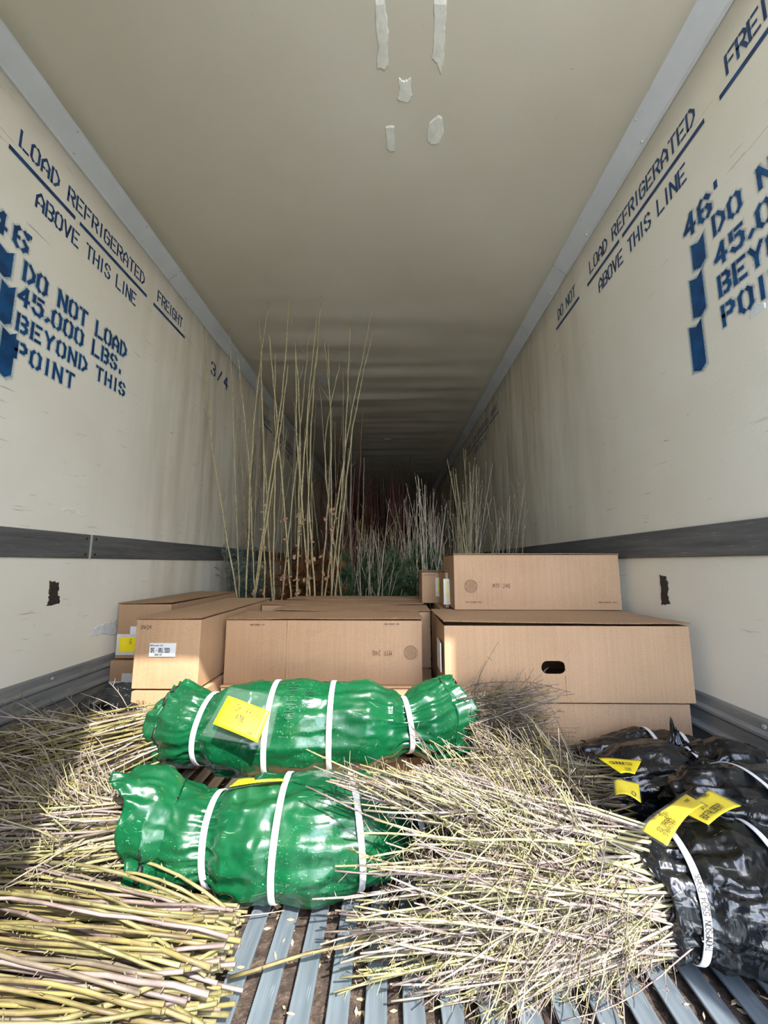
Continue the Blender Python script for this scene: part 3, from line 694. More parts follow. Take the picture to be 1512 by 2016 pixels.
def bundle(parent, ends, vs, nparts, nstuff, seed):
    """ends(rr) -> butt, tip (world)"""
    rr = random.Random(seed); V, Fc = [], []; mats = []; MI = []
    allm = [v.materials[0].name for v in vs]; names = list(dict.fromkeys(allm))
    for i in range(nparts):
        p, q = ends(rr); place(vs[rr.randrange(len(vs))], 'stick', p, q, rr.uniform(0, 6.28), parent, rr)
    if nstuff:
        for i in range(nstuff):
            p, q = ends(rr); vi = rr.randrange(len(vs)); me = vs[vi]; d = q-p; ln = d.length; s = ln/max(.6, ln)
            rot = d.to_track_quat('X', 'Z').to_matrix() @ Matrix.Rotation(rr.uniform(0, 6.28), 3, 'X'); T = Matrix.Translation(p-Vector(parent.location)) @ rot.to_4x4() @ Matrix.Diagonal((ln, s, s, 1))
            n0 = len(V); V += [T @ v.co for v in me.vertices]; mi = names.index(allm[vi])
            for f in me.polygons: Fc.append(tuple(n0+j for j in f.vertices)); MI.append(mi)
        me = bpy.data.meshes.new('loose_sticks'); me.from_pydata([tuple(v) for v in V], [], Fc); me.update(); me.polygons.foreach_set('use_smooth', [True]*len(me.polygons))
        for n in names: me.materials.append(bpy.data.materials[n])
        me.polygons.foreach_set('material_index', MI); o = bpy.data.objects.new('loose_sticks', me); C.objects.link(o); o.parent = parent; stuff(o)
def ppt(rr, pts, spread=0):       # random point on a polyline of (px, py, z)
    f = rr.uniform(0, len(pts)-1.001); i = int(f); t = f-i; a, b = pts[i], pts[i+1]
    return [a[k]+(b[k]-a[k])*t for k in range(3)]
# ================================================================ BAGS
def bag(parent, kps, mat, seed, folds=1.0, flat=(1, 1), inner='inner', NU=150, NP=150, zmin=.003, pinches=(), name='plastic_wrap', open0=True, open1=True, crump=1.0, enda=.16):
    """kps: (Vector centre, radius, side scale, up scale)"""
    n = len(kps)-1
    def kp(u):
        f = max(0, min(n-1e-6, u*n)); i = int(f); t = f-i; t2 = t*t*(3-2*t)
        a, b = kps[i], kps[i+1]; c0 = a[0].lerp(b[0], t)
        return c0, a[1]+(b[1]-a[1])*t2, a[2]+(b[2]-a[2])*t2, a[3]+(b[3]-a[3])*t2
    def rg(v): return 1-2*abs(noise.noise(v))
    def fold(u, ph, ln):
        cx, sx = math.cos(ph), math.sin(ph); x = u*ln
        pin = max([math.exp(-((u-p)/.055)**2) for p in pinches] or [0]); end = sstep(.16, 0, u)+sstep(.84, 1, u)
        wx = noise.noise(Vector((cx*1.3, sx*1.3, x*4+seed)))
        a = rg(Vector((cx*2.6+wx*.6, sx*2.6, x*2.2+seed)))                 # long folds
        b = rg(Vector((cx*5.5, sx*5.5+wx, x*2.5+seed+9)))                   # pleats near the straps
        c = rg(Vector((cx*2.2+wx, sx*2.2, x*9+seed+4)))                     # cross dents
        d = rg(Vector((cx*4.5+wx, sx*4.5-wx, x*17+seed+2)))
        e = rg(Vector((cx*10+x*4, sx*10+wx*2, x*26+seed)))
        a2 = rg(Vector((cx*1.6+wx, sx*1.6, x*1.1+seed+20)))
        return folds*(.07*(a-.6)+.05*(a2-.7)+(.02+.11*pin+.05*end)*(b-.6)+.05*crump*(c-.6)*(1-pin)+.02*crump*(d-.6)+.008*crump*(e-.5)+enda*end*(a2-.6))
    LN = sum((kps[i+1][0]-kps[i][0]).length for i in range(n))
    def pt(u, ph, extra=0, smooth=False):
        c, r, sy, sz = kp(u); c2 = kp(min(1, u+.01))[0]; c1 = kp(max(0, u-.01))[0]; d = (c2-c1).normalized()
        side = d.cross(Vector((0, 0, 1))).normalized(); up = side.cross(d)
        if smooth: f = max(fold(u, ph+k*.12, LN*2.2) for k in range(-3, 4))
        else: f = fold(u, ph, LN*2.2)
        rr_ = r*(1+f)+extra
        p = c+side*math.cos(ph)*rr_*sy+up*math.sin(ph)*rr_*sz
        ed = sstep(.12, 0, u)-sstep(.88, 1, u); p -= d*ed*.05*noise.noise(Vector((math.cos(ph)*1.4, math.sin(ph)*1.4, seed)))
        if p.z < zmin: p.z = zmin+(p.z-zmin)*.02
        return p
    V, Fc = [], []
    for i in range(NU+1):
        for j in range(NP):
            V.append(pt(i/NU, 2*math.pi*j/NP))
    for i in range(NU):
        for j in range(NP):
            q = (j+1) % NP; a = i*NP; Fc.append((a+j, a+NP+j, a+NP+q, a+q))
    L0 = parent.location; V = [v-L0 for v in V]
    o = mesh(name, V, Fc, [mat, inner], parent, True); solid(o, .0012, -1, 1)
    pt.speed = lambda u: (kp(min(1, u+.015))[0]-kp(max(0, u-.015))[0]).length/.03
    return pt
def strap(parent, pt, u, wid=.012, tilt=0, LN=.7, name='strap', off=.003):
    LN = pt.speed(u)
    V, Fc = [], []; NP = 72; L0 = parent.location
    ring = [pt(u+tilt*math.sin(2*math.pi*j/NP)*.012/max(.2, LN), 2*math.pi*j/NP, 0, True) for j in range(NP)]
    for _ in range(4): ring[:] = [(ring[j-1]+ring[j]*2+ring[(j+1) % NP])/4 for j in range(NP)]
    ce = sum(ring, Vector())/NP; ax = (ring[NP//4]-ce).cross(ring[0]-ce).normalized()
    for k, (w_, e) in enumerate(((-.5, off-.001), (-.38, off), (.38, off), (.5, off-.001))):
        V += [r+ax*w_*wid+(r-ce).normalized()*e-L0 for r in ring]
    for v in V: v.z = max(v.z, .0015-L0.z)
    for k in range(3):
        for j in range(NP):
            q = (j+1) % NP; Fc.append((k*NP+j, (k+1)*NP+j, (k+1)*NP+q, k*NP+q))
    o = mesh(name, V, Fc, 'strap', parent, True); solid(o, .0015, 0); return ring, ax, ce
def sheet4(name, parent, A, B, D, E, mat, bend=0, th=.0012, n=10):
    """A bottom-left, B bottom-right, D top-right, E top-left; returns fn(u, v in metres)"""
    L0 = Vector(parent.location) if parent.type == 'EMPTY' else Vector((0, 0, 0))
    N = (B-A).cross(E-A).normalized(); W = ((B-A).length+(D-E).length)/2; Hh = ((E-A).length+(D-B).length)/2
    def P(s, t):
        return A*(1-s)*(1-t)+B*s*(1-t)+D*s*t+E*(1-s)*t+N*bend*(math.sin(math.pi*s)*.8+.3*math.sin(2*math.pi*s+1)*t)
    V = [P(i/n, j/n)-L0 for i in range(n+1) for j in range(n+1)]
    Fc = [(i*(n+1)+j, (i+1)*(n+1)+j, (i+1)*(n+1)+j+1, i*(n+1)+j+1) for i in range(n) for j in range(n)]
    o = mesh(name, V, Fc, mat, parent, True); solid(o, th, -1)
    return o, (lambda u, v: (P(u/W, v/Hh)-L0, N)), W, Hh
def kpz(px, py, z, r, sy=1, sz=1): return (atZ(px, py, z), r, sy, sz)
VW = variants('whip_twig', 16, ['s_yel', 's_tan', 's_yel', 's_pink'], 100, r0=.0031, r1=.0015, kink=.05, spurs=26, slen=(.012, .04), forks=2, start=.22)
VB = variants('bare_whip', 8, ['s_pink', 's_tan', 's_grey', 's_tan', 's_yel', 's_tan', 's_yel', 's_tan'], 200, r0=.0034, r1=.0016, kink=.04, spurs=14, slen=(.01, .03), forks=1, start=.35)
VG = variants('grey_twig', 12, ['s_grey', 's_grey', 's_olive2', 's_tan'], 300, r0=.0034, r1=.0011, kink=.06, spurs=22, slen=(.012, .05), forks=3, start=.2)
VT = variants('thick_whip', 12, ['s_olive', 's_olive2', 's_grey', 's_olive', 's_pink', 's_olive2'], 400, r0=.0030, r1=.0021, kink=.075, spurs=22, slen=(.004, .012), forks=0, k=6, start=.03, segs=16)
VO = variants('olive_whip', 10, ['s_olive2', 's_tan', 's_olive', 's_tan'], 500, r0=.0034, r1=.002, kink=.04, spurs=16, slen=(.008, .03), forks=1, start=.1)
VR = variants('rust_root', 3, ['s_rust'], 600, r0=.0045, r1=.002, kink=.09, spurs=8, slen=(.01, .03), forks=1)
# ---- upper green bundle
Z0 = .232
t1 = empty('tree_bundle', atZ(600, 1440, .09)); tag(t1, 'upper green plastic-wrapped whip bundle with a bright yellow tag, in front of the boxes', 'plant bundle', 'green wrapped bundles')
k1 = [kpz(328, 1424, Z0, 0.118, .8, .95), kpz(352, 1424, Z0, 0.124, .8, 1), kpz(385, 1430, Z0, 0.105), kpz(413, 1432, Z0, 0.092), kpz(455, 1432, Z0, 0.122), kpz(500, 1430, Z0, 0.133), kpz(540, 1430, Z0, 0.125), kpz(600, 1428, Z0, 0.134), kpz(655, 1426, Z0, 0.124), kpz(725, 1426, Z0, 0.127), kpz(770, 1426, Z0, 0.100), kpz(797, 1426, Z0, 0.074), kpz(830, 1420, Z0, 0.105), kpz(875, 1412, Z0, 0.122, .7, 1), kpz(915, 1404, Z0+.01, 0.124, .6, 1)]
n1 = len(k1)-1; pt1 = bag(t1, k1, 'green', 11, .85, pinches=(3/n1, 11/n1), zmin=.09, crump=.8)
for i, tl in ((3, .3), (6, .2), (8, 0), (11, -.2)): strap(t1, pt1, i/n1, .0155, tl, .9)
def vis(px, py, Y): return atY(px, py, Y)
sA, fA, WA, HA_ = sheet4('plastic_sleeve', t1, vis(395, 1448, 1.075), vis(530, 1472, 1.06), vis(552, 1372, 1.11), vis(452, 1352, 1.13), 'clear', .006)
yA, fY, WY, HY = sheet4('yellow_tag', t1, vis(419, 1425, 1.062), vis(507, 1462, 1.052), vis(532, 1401, 1.085), vis(449, 1370, 1.105), 'yellow', .006)
def on(f, W, Hh, u, v, rot=0):
    c, s = math.cos(rot), math.sin(rot); return lambda a, b: f(u*W+a*c-b*s, v*Hh+a*s+b*c)
text_mesh('handwriting', 'Griffin', on(fY, WY, HY, .30, .64, 0), .016, 'ink', yA, .09, adv=.95, jit=.06, off=.0032)
text_mesh('handwriting', '4788', on(fY, WY, HY, .38, .36, 0), .015, 'ink', yA, .09, adv=.75, jit=.06, off=.0032)
text_mesh('handwriting', 'Park', on(fY, WY, HY, .74, .12, 0), .009, 'ink', yA, .11, adv=.7, jit=.04, off=.0032)
def bagfn(pt, parent, u0, ph0, rad=.13):      # writing runs up the bag, tops of the letters to the left
    L0 = Vector(parent.location); L = pt.speed(u0)
    def f(a, b):
        u = u0-b/L; ph = ph0+a/rad; p = pt(u, ph, 0); n = (p-pt(u, ph, -.02)).normalized(); return p-L0, n
    return f
text_mesh('marker_writing', 'GRIFFIN', bagfn(pt1, t1, .485, .5), .026, 'greenink', t1, .09, jit=.05, off=.003)
text_mesh('marker_writing', '4788', bagfn(pt1, t1, .525, .75), .022, 'greenink', t1, .09, jit=.05, off=.003)
# sticks left and right of it
def endsA(rr):
    a = rr.uniform(0, 6.28); r = math.sqrt(rr.random())*.095; c = k1[1][0]
    p = c+Vector((.03, math.cos(a)*r*.8, math.sin(a)*r-.02)); q = Vector((max(XL+.02, p.x-rr.uniform(.42, .72)), p.y+rr.uniform(-.22, .04), max(.02, p.z*.6+rr.uniform(-.1, .03)))); return p, q
bundle(t1, endsA, VO, 280, 160, 1)
def endsE(rr):
    a = rr.uniform(0, 6.28); r = math.sqrt(rr.random())*.085; c = k1[-2][0]
    p = c+Vector((-.03, math.cos(a)*r*.7, math.sin(a)*r-.01)); f = rr.uniform(.55, 1)
    q = atY(rr.uniform(1050, 1150), rr.uniform(1335, 1495), rr.uniform(1.18, 1.36)); q = p.lerp(q, f); q.z = max(.02, q.z); return p, q
bundle(t1, endsE, VG, 200, 60, 2)
# ---- lower green bundle
t2 = empty('tree_bundle', atZ(560, 1700, 0)); tag(t2, 'lower green plastic-wrapped whip bundle on the floor slats, partly under yellow twigs', 'plant bundle', 'green wrapped bundles')
Z0 = .122
k2 = [kpz(238, 1652, Z0+.014, 0.142, .55, 1), kpz(290, 1640, Z0+.012, 0.138, .65, 1), kpz(345, 1643, Z0, 0.107, .7, 1), kpz(395, 1647, Z0, 0.088), kpz(427, 1647, Z0, 0.079), kpz(465, 1645, Z0, 0.105), kpz(510, 1643, Z0, 0.115), kpz(557, 1641, Z0, 0.112), kpz(625, 1639, Z0, 0.118), kpz(695, 1630, Z0, 0.108), kpz(750, 1617, Z0, 0.101), kpz(790, 1607, Z0, 0.073), kpz(812, 1603, Z0, 0.060), kpz(850, 1595, Z0, 0.086, .8, 1), kpz(880, 1591, Z0, 0.095, .7, 1)]
n2 = len(k2)-1; pt2 = bag(t2, k2, 'green', 23, .95, enda=.05, pinches=(4/n2, 12/n2))
for i, tl in ((4, -.4), (7, .3), (9, -.3), (12, -.3)): strap(t2, pt2, i/n2, .0135, tl, .8)
sB, fB, WB, HB = sheet4('plastic_sleeve', t2, vis(432, 1558, .905), vis(590, 1535, .93), vis(582, 1531, 1.0), vis(460, 1533, .99), 'clear', .004)
yB, _, _, _ = sheet4('yellow_tag', t2, vis(452, 1548, .915), vis(560, 1536, .93), vis(560, 1532, .99), vis(470, 1534, .98), 'yellow', .003)
def endsB(rr):
    a = rr.uniform(0, 6.28); r = math.sqrt(rr.random())*.085; c = k2[3][0]
    p = c+Vector((0, math.cos(a)*r*.5, max(-.09, math.sin(a)*r-.01))); f = rr.uniform(.5, 1)
    q = Vector((p.x-.88*f, p.y+rr.uniform(-.22, .22)*f+.02, max(.012, p.z*.9+rr.uniform(-.12, .08)*f))); q.x = max(XL+.02, q.x); q.z = max(.012, q.z); return p, q
bundle(t2, endsB, VB+VO+VW[:8], 300, 380, 3)
# ---- big loose-topped bundle in the black bag on the right
def blackfan(label, kps, seed, pin, mouth, **k):
    t = empty('tree_bundle', Vector((kps[len(kps)//2][0].x, kps[len(kps)//2][0].y, 0))); tag(t, label, 'plant bundle', 'black wrapped bundles')
    return t, bag(t, kps, 'black', seed, 1.15, pinches=pin, **k)
k3 = [kpz(1262, 1742, .112, 0.094, .8, 1), kpz(1288, 1742, .115, 0.095), kpz(1330, 1745, .118, 0.091), kpz(1375, 1748, .12, 0.105), kpz(1430, 1752, .12, 0.109), kpz(1490, 1758, .12, 0.105), kpz(1560, 1765, .12, 0.109), kpz(1640, 1775, .11, 0.092), kpz(1690, 1780, .1, 0.042)]
k3 = [(a, min(r, .125), s, u) for a, r, s, u in k3]
t3, pt3 = blackfan('nearest black-plastic bundle, its fan of pale twigs spread over the floor', k3, 31, (2/8,), 0)
s3 = strap(t3, pt3, 2/8, .0125, .5, .45)
strap(t3, pt3, 5/8, .011, .5, .45)
def strapfn(pt, t, u0, ph0, tilt, rad, sgn=1):
    L0 = Vector(t.location)
    def f(a, b):
        ph = ph0+sgn*a/rad; u = u0+tilt*math.sin(ph)*.02-sgn*b/.45*1.0
        p = pt(u, ph, .0066, True); n = (p-pt(u, ph, -.01, True)).normalized(); return p-L0, n
    return f
k3len = sum((k3[i+1][0]-k3[i][0]).length for i in range(8))
TIPS = [(640, 1500, .31), (600, 1500, .32), (720, 1580, .29), (640, 1635, .28), (700, 1690, .25), (620, 1755, .16), (680, 1800, .05), (610, 1830, .03), (700, 1905, .02), (640, 1960, .02), (840, 2005, .02), (1010, 2010, .02)]
def endsF(rr):
    a = rr.uniform(0, 6.28); r = math.sqrt(rr.random())*.1; c = k3[0][0]
    s = math.sin(a)*r
    p = c+Vector((.07, math.cos(a)*r*.75, max(-.095, s-.005)))
    px, py, z = ppt(rr, TIPS); q = atZ(px, py, z); f = rr.uniform(.5, 1.03)**.75 if rr.random() < .4 else rr.uniform(.35, .8)
    q = p.lerp(q, f); q.z = max(.012, q.z*rr.uniform(.25, 1)+s*.35+rr.uniform(0, .04)*f); q.y += rr.uniform(-.03, .03)
    # stay above the green bundle
    if q.x < .12 and abs(q.y-.93) < .12: q.z = max(q.z, .27+rr.uniform(0, .05))
    return p, q
bundle(t3, endsF, VW+VW+VB, 300, 380, 4)
def endsF2(rr):
    p, q = endsF(rr); return p, p.lerp(q, rr.uniform(.22, .38))
bundle(t3, endsF2, VR, 5, 0, 14)
# ---- bundle behind it (tag with large writing)
k4 = [kpz(1330, 1625, .14, .05), kpz(1360, 1622, .15, .09), kpz(1400, 1622, .16, .11), kpz(1450, 1630, .16, .118), kpz(1510, 1640, .15, .125), kpz(1580, 1655, .14, .13), kpz(1680, 1675, .13, .1)]
t4, pt4 = blackfan('black-plastic bundle at the right edge under the yellow tag with large writing', k4, 47, (.35,), 0, NU=110)
strap(t4, pt4, .52, .011, .6, .4)
# ---- middle bag pair with pinched waist
k5 = [kpz(1178, 1560, .10, .075, .8, 1), kpz(1200, 1556, .11, .085), kpz(1250, 1550, .115, .108), kpz(1310, 1545, .12, .112), kpz(1362, 1542, .12, .088), kpz(1395, 1545, .125, .105), kpz(1440, 1548, .13, .122), kpz(1490, 1558, .125, .115), kpz(1530, 1570, .12, .06)]
t5, pt5 = blackfan('black-plastic bundle pinched by a white strap, its sleeve holding a crumpled yellow tag', k5, 53, (4/8,), 0)
strap(t5, pt5, 4/8-.01, .011, .4, .5)
k6 = [kpz(1128, 1500, .10, .05), kpz(1150, 1505, .10, .075), kpz(1200, 1505, .105, .085), kpz(1262, 1500, .11, .098), kpz(1310, 1500, .115, .095), kpz(1350, 1502, .12, .085), kpz(1395, 1512, .12, .07)]
k6 = [(a+Vector((0, -.02, 0)), r, s, u) for a, r, s, u in k6]
t6, pt6 = blackfan('rear black-plastic bundle against the lowest box, with a yellow tag half covered by a flap', k6, 61, (.5, .8), 0, NU=110)
strap(t6, pt6, .55, .010, .3, .4); strap(t6, pt6, .80, .010, .3, .4)
# twisted tail of the rear bag
kt = [(atZ(1345, 1490, .13)+Vector((0, .02, 0)), .05, 1, 1), (atY(1336, 1480, 1.2), .035, 1, 1), (atY(1330, 1462, 1.2), .022, 1, 1), (atY(1328, 1440, 1.2), .012, 1, 1)]
bag(t6, kt, 'black', 71, 1.6, NU=40, NP=60, name='twisted_end')
def endsG(rr):
    a = rr.uniform(0, 6.28); r = math.sqrt(rr.random())*.085; c = k5[0][0]
    p = c+Vector((.04, math.cos(a)*r*.8-.04, max(-.085, math.sin(a)*r)))
    px, py, z = ppt(rr, [(1000, 1420, .2), (930, 1395, .28), (880, 1440, .28), (850, 1480, .3), (760, 1500, .32), (700, 1490, .33), (820, 1560, .28)]); q = atZ(px, py, z); f = rr.uniform(.5, 1)
    q = p.lerp(q, f); q.z = max(.012, q.z*rr.uniform(.35, 1)); 
    if q.x < .13 and q.y > .8: q.z = max(q.z, .27)
    return p, q
bundle(t5, endsG, VW+VG+VG+VB, 300, 120, 5)
def endsH(rr):
    a = rr.uniform(0, 6.28); r = math.sqrt(rr.random())*.07; c = k6[0][0]
    p = c+Vector((.04, math.cos(a)*r*.8, max(-.07, math.sin(a)*r))); q = atZ(rr.uniform(880, 1000), rr.uniform(1430, 1540), .12)
    q = p.lerp(q, rr.uniform(.5, 1)); q.z = max(.012, rr.uniform(.02, .2)); return p, q
bundle(t6, endsH, VG, 120, 0, 6)
# tags on the black bags
def tagsheet(t, corners, txts, bend, sleeve=True, tw=.0012):
    A, B, D, E = corners
    y, f, W, Hh = sheet4('yellow_tag', t, A, B, D, E, 'yellow', bend)
    for s, u, v, sz, rot, adv in txts: text_mesh('handwriting', s, on(f, W, Hh, u, v, rot), sz, 'ink', y, .1, adv=adv, jit=.05, off=.0022)
    if sleeve:
        c = (A+B+D+E)/4; N = (B-A).cross(E-A).normalized()*.002; q = [c+(p-c)*1.1+N for p in (A, B, D, E)]; sheet4('plastic_sleeve', t, *q, 'clear', bend)
    return y
# nearest bundle: tag runs from lower-left (1262,1640) to upper-right (1390,1575); text reads up the slope
Yt = .70
tagsheet(t3, [vis(1313, 1664, .66), vis(1385, 1583, .79), vis(1351, 1566, .85), vis(1264, 1637, .71)],
         [('THOMPSON', .16, .78, .011, 0, .8), ('5504', .30, .55, .0135, 0, .8), ('100 CARAGANA', .08, .30, .0125, 0, .72), ('50 BUFFALO BERRY', .08, .08, .010, 0, .68), ('PARK', .80, .45, .011, 0, .8)], .010)
tagsheet(t4, [vis(1395, 1623, .80), vis(1459, 1586, .85), vis(1397, 1556, .90), vis(1345, 1600, .84)],
         [('BUFFALOBERRY', .05, .13, .0125, 0, .8), ('3151', .25, .50, .0135, 0, .8), ('PARK', .62, .80, .010, 0, .9)], .006)
tagsheet(t5, [vis(1211, 1565, .96), vis(1262, 1580, .93), vis(1258, 1545, .99), vis(1208, 1540, 1.0)], [('O', .7, .08, .014, 0, 1)], .012)
tagsheet(t6, [vis(1222, 1522, 1.03), vis(1250, 1524, 1.03), vis(1263, 1498, 1.10), vis(1178, 1493, 1.10)], [('GUNNESS', .12, .50, .015, 0, .8), ('105', .42, .08, .015, 0, .9)], .004, sleeve=False)
def strap_text(t, st, s, ph0, size=.0078):
    ring, ax, ce = st; NP = len(ring); L0 = Vector(t.location)
    def f(a, b):
        i = ph0/(2*math.pi)*NP; acc = 0
        k = int(i) % NP
        while acc+(ring[(k+1) % NP]-ring[k]).length < a: acc += (ring[(k+1) % NP]-ring[k]).length; k = (k+1) % NP
        q = ring[(k+1) % NP]; p = ring[k].lerp(q, (a-acc)/max(1e-6, (q-ring[k]).length)); n = (p-ce).normalized()
        return p-ax*(b-size/2)+n*.0042-L0, n
    text_mesh('strap_writing', s, f, size, 'ink', t, .13, adv=.95, off=.0008)
strap_text(t3, s3, 'THOMPSON 5504 PARK', 6.05, .0092)
# ---- left black bag in front of the left boxes
k7 = [kpz(150, 1430, .12, .06), kpz(185, 1420, .13, .10), kpz(225, 1412, .14, .125), kpz(275, 1412, .14, .125), kpz(330, 1415, .13, .11), kpz(360, 1418, .12, .05)]
k7 = [(a+Vector((0, -.02, 0)), r, s, u) for a, r, s, u in k7]
t7, pt7 = blackfan('black-plastic bundle by the left wall, in front of the left boxes', k7, 83, (.45,), 0, NU=100)
def endsD(rr):
    a = rr.uniform(0, 6.28); r = math.sqrt(rr.random())*.075; c = k7[0][0]
    p = c+Vector((.06, math.cos(a)*r, max(-.04, math.sin(a)*r+.02))); q = Vector((p.x-rr.uniform(.12, .42), p.y+rr.uniform(-.26, .02), rr.uniform(.03, .17))); q.x = max(XL+.05, q.x); return p, q
bundle(t7, endsD, VG+VB[:3], 150, 60, 7)
# ---- near loose bundle, bottom left
t8 = empty('tree_bundle', (-.6, .6, 0)); tag(t8, 'nearest loose bundle of thick olive whips, on the slats at bottom left', 'plant bundle')
def endsC(rr):
    y = rr.uniform(.50, .86); z = rr.uniform(.008, .15)*(1-abs((y-.62)/.26)**2*.8)+.006
    if rr.random() < .1: y = rr.uniform(.84, .92); z = .02
    p = Vector((-.245-rr.uniform(0, .1)-(.05 if y > .74 else 0), y, z)); q = Vector((p.x-rr.uniform(.75, 1.0), y+rr.uniform(-.06, .05)+.02, max(.008, z+rr.uniform(-.04, .03)))); q.x = max(XL+.02, q.x); return p, q
bundle(t8, endsC, VT, 300, 380, 8)
# under-layer between the two left bundles
# ---- single stray sticks
def stray(a, b, me, label, roll=0):
    o = place(me, 'stick', a, b, roll, None, random.Random(5)); o.name = 'stray_stick'; tag(o, label, 'stick')
stray(atZ(452, 1925, .03), atZ(1010, 1770, .12), VO[0], 'long stray whip lying across the slats between the olive pile and the twig fan')
stray(atZ(300, 1850, .05), atZ(560, 1792, .015), VO[1], 'short stray whip resting on the slats right of the olive pile')
# ================================================================ PLANTS STANDING BEHIND THE BOXES
rr = random.Random(21)
def sapling(bx, tx, ty, by=1176, Yb=2.72, mid=None, r0=.0085, r1=.0022, mat='s_sap', seed=0, name='tree_sapling', twigs=3):
    rs = random.Random(seed); Yt = Yb-.25+rs.uniform(-.12, .1)
    for _ in range(40):
        top = atY(tx, ty, Yt)
        if top.z < 2.49: break
        Yt -= .03
    b1 = atY(bx, by, Yb)
    if mid: m = atY(mid[0], mid[1], (Yb+Yt)/2)
    else: m = b1.lerp(top, .5)+Vector((rs.uniform(-.03, .03), 0, 0))
    d0 = (m-b1); foot = b1-d0*(b1.z/max(.2, d0.z)); foot.z = 0; foot = Vector((b1.x*.4+foot.x*.6, min(foot.y, Yb+.2), 0))
    foot.y = max(foot.y, 2.66)
    ctl = [foot, b1, m, top]; P = []
    N = 26
    for i in range(N+1):       # catmull-rom through the control points
        f = i/N*3; k = min(2, int(f)); t = f-k; p0 = ctl[max(0, k-1)]; p1 = ctl[k]; p2 = ctl[k+1]; p3 = ctl[min(3, k+2)]
        p = .5*((2*p1)+(p2-p0)*t+(2*p0-5*p1+4*p2-p3)*t*t+(3*p1-p0-3*p2+p3)*t**3)
        P.append(p+Vector((rs.uniform(-1, 1), rs.uniform(-1, 1), 0))*(.004 if 0 < i < N else 0))
    V, Fc = [], []; R = [r0+(r1-r0)*(i/N) for i in range(N+1)]; P = [p-foot for p in P]
    tube(V, Fc, P, R, 6)
    for k in range(twigs):
        i = rs.randrange(12, N-2); dd = (P[i+1]-P[i]).normalized()+Vector((rs.uniform(-1, 1), rs.uniform(-.5, .5), 0))*.7
        Q = wander(rs, P[i], dd, rs.uniform(.03, .14), 3, .1); tube(V, Fc, Q, [R[i]*.5, R[i]*.4, R[i]*.35, .001], 3)
    for k in range(14):
        i = rs.randrange(3, N-1); a = rs.uniform(0, 6.28); dd = Vector((math.cos(a), math.sin(a), 1))*.007; tube(V, Fc, [P[i], P[i]+dd], [R[i]*.8, .001], 3)
    return mesh(name, V, Fc, mat, None, True, foot)
TALL = [(466, 401, 643, (418, 880)), (472, 452, 645, (462, 900)), (485, 529, 595, (500, 830)), (502, 467, 698, (487, 880)), (521, 514, 689, (519, 900)), (539, 542, 698, (541, 900)), (500, 571, 569, (552, 800)), (536, 511, 623, (516, 800)), (573, 529, 660, (548, 860)),
        (555, 609, 654, (590, 860)), (604, 633, 582, (612, 860)), (584, 624, 621, (600, 880)), (633, 638, 668, (652, 860)), (652, 646, 677, (652, 900)), (640, 734, 610, (684, 860)), (660, 735, 648, (692, 860)), (652, 690, 628, (678, 900)), (585, 581, 675, (590, 850)),
        (502, 567, 721, (545, 900)), (620, 625, 698, (604, 880)), (672, 669, 714, (640, 900)), (610, 582, 690, (586, 880))]
for i, (bx, tx, ty, mid) in enumerate(TALL):
    o = sapling(bx, tx, ty, mid=mid, seed=i, r0=.0086 if i not in (1, 3, 20) else .006)
    lab = {0: 'tall pale whip sapling leaning closest to the left wall', 6: 'tallest whip sapling, its tip reaching highest on the ceiling', 14: 'outermost right tall whip sapling, leaning right, thicker of a crossing pair', 15: 'whip sapling nearly touching the outermost right one, ending just below it', 20: 'dark whip sapling with a tip curling right under the ceiling'}.get(i)
    if lab: tag(o, lab, 'sapling')
    else: tag(o, 'tall straight pale whip sapling in the stand rising behind the boxes left of the middle', 'sapling', 'tall whip saplings')
# thinner brown stems behind the tall stand
for i in range(38):
    bx = rr.uniform(430, 700); o = sapling(bx, bx+rr.uniform(-30, 35), rr.uniform(700, 930), by=1150, Yb=rr.uniform(2.95, 3.9), r0=.006, r1=.002, mat=rr.choice(['s_sap', 's_dull', 's_red']), seed=100+i, twigs=5)
    tag(o, 'thin brown sapling standing deeper behind the tall pale ones', 'sapling', 'thin saplings of the second rank')
# dried leaves clinging to some of the tall ones
leafm = []
def leaves(parent, n, seed):
    rs = random.Random(seed); V, Fc = [], []; me = parent.data; vs = [v.co for v in me.vertices if .45 < v.co.z < 1.15]
    for _ in range(n):
        c = rs.choice(vs)+Vector((rs.uniform(-.02, .02), rs.uniform(-.03, .0), rs.uniform(-.02, .02))); s = rs.uniform(.008, .017); n0 = len(V)
        a = rs.uniform(0, 6.28); u = Vector((math.cos(a), rs.uniform(-.5, .5), math.sin(a)))*s; v = u.cross(Vector((0, 1, .3))).normalized()*s*.7; w_ = u.cross(v).normalized()*s*.4
        V += [c-u, c-u*.3+v+w_, c+u*.6+v*.7+w_, c+u*1.1, c+u*.5-v*.8+w_, c-u*.4-v+w_, c]; Fc += [(n0, n0+1, n0+6), (n0+1, n0+2, n0+6), (n0+2, n0+3, n0+6), (n0+3, n0+4, n0+6), (n0+4, n0+5, n0+6), (n0+5, n0, n0+6)]
    o = mesh('dried_leaves', V, Fc, 'leaf', parent); stuff(o); solid(o, .0008)
for i, o in enumerate([x for x in C.objects if x.name.startswith('tree_sapling')][:20]):
    if i in (4, 6, 8, 9, 10, 11, 12, 13, 14, 17, 19): leaves(o, 9, i)
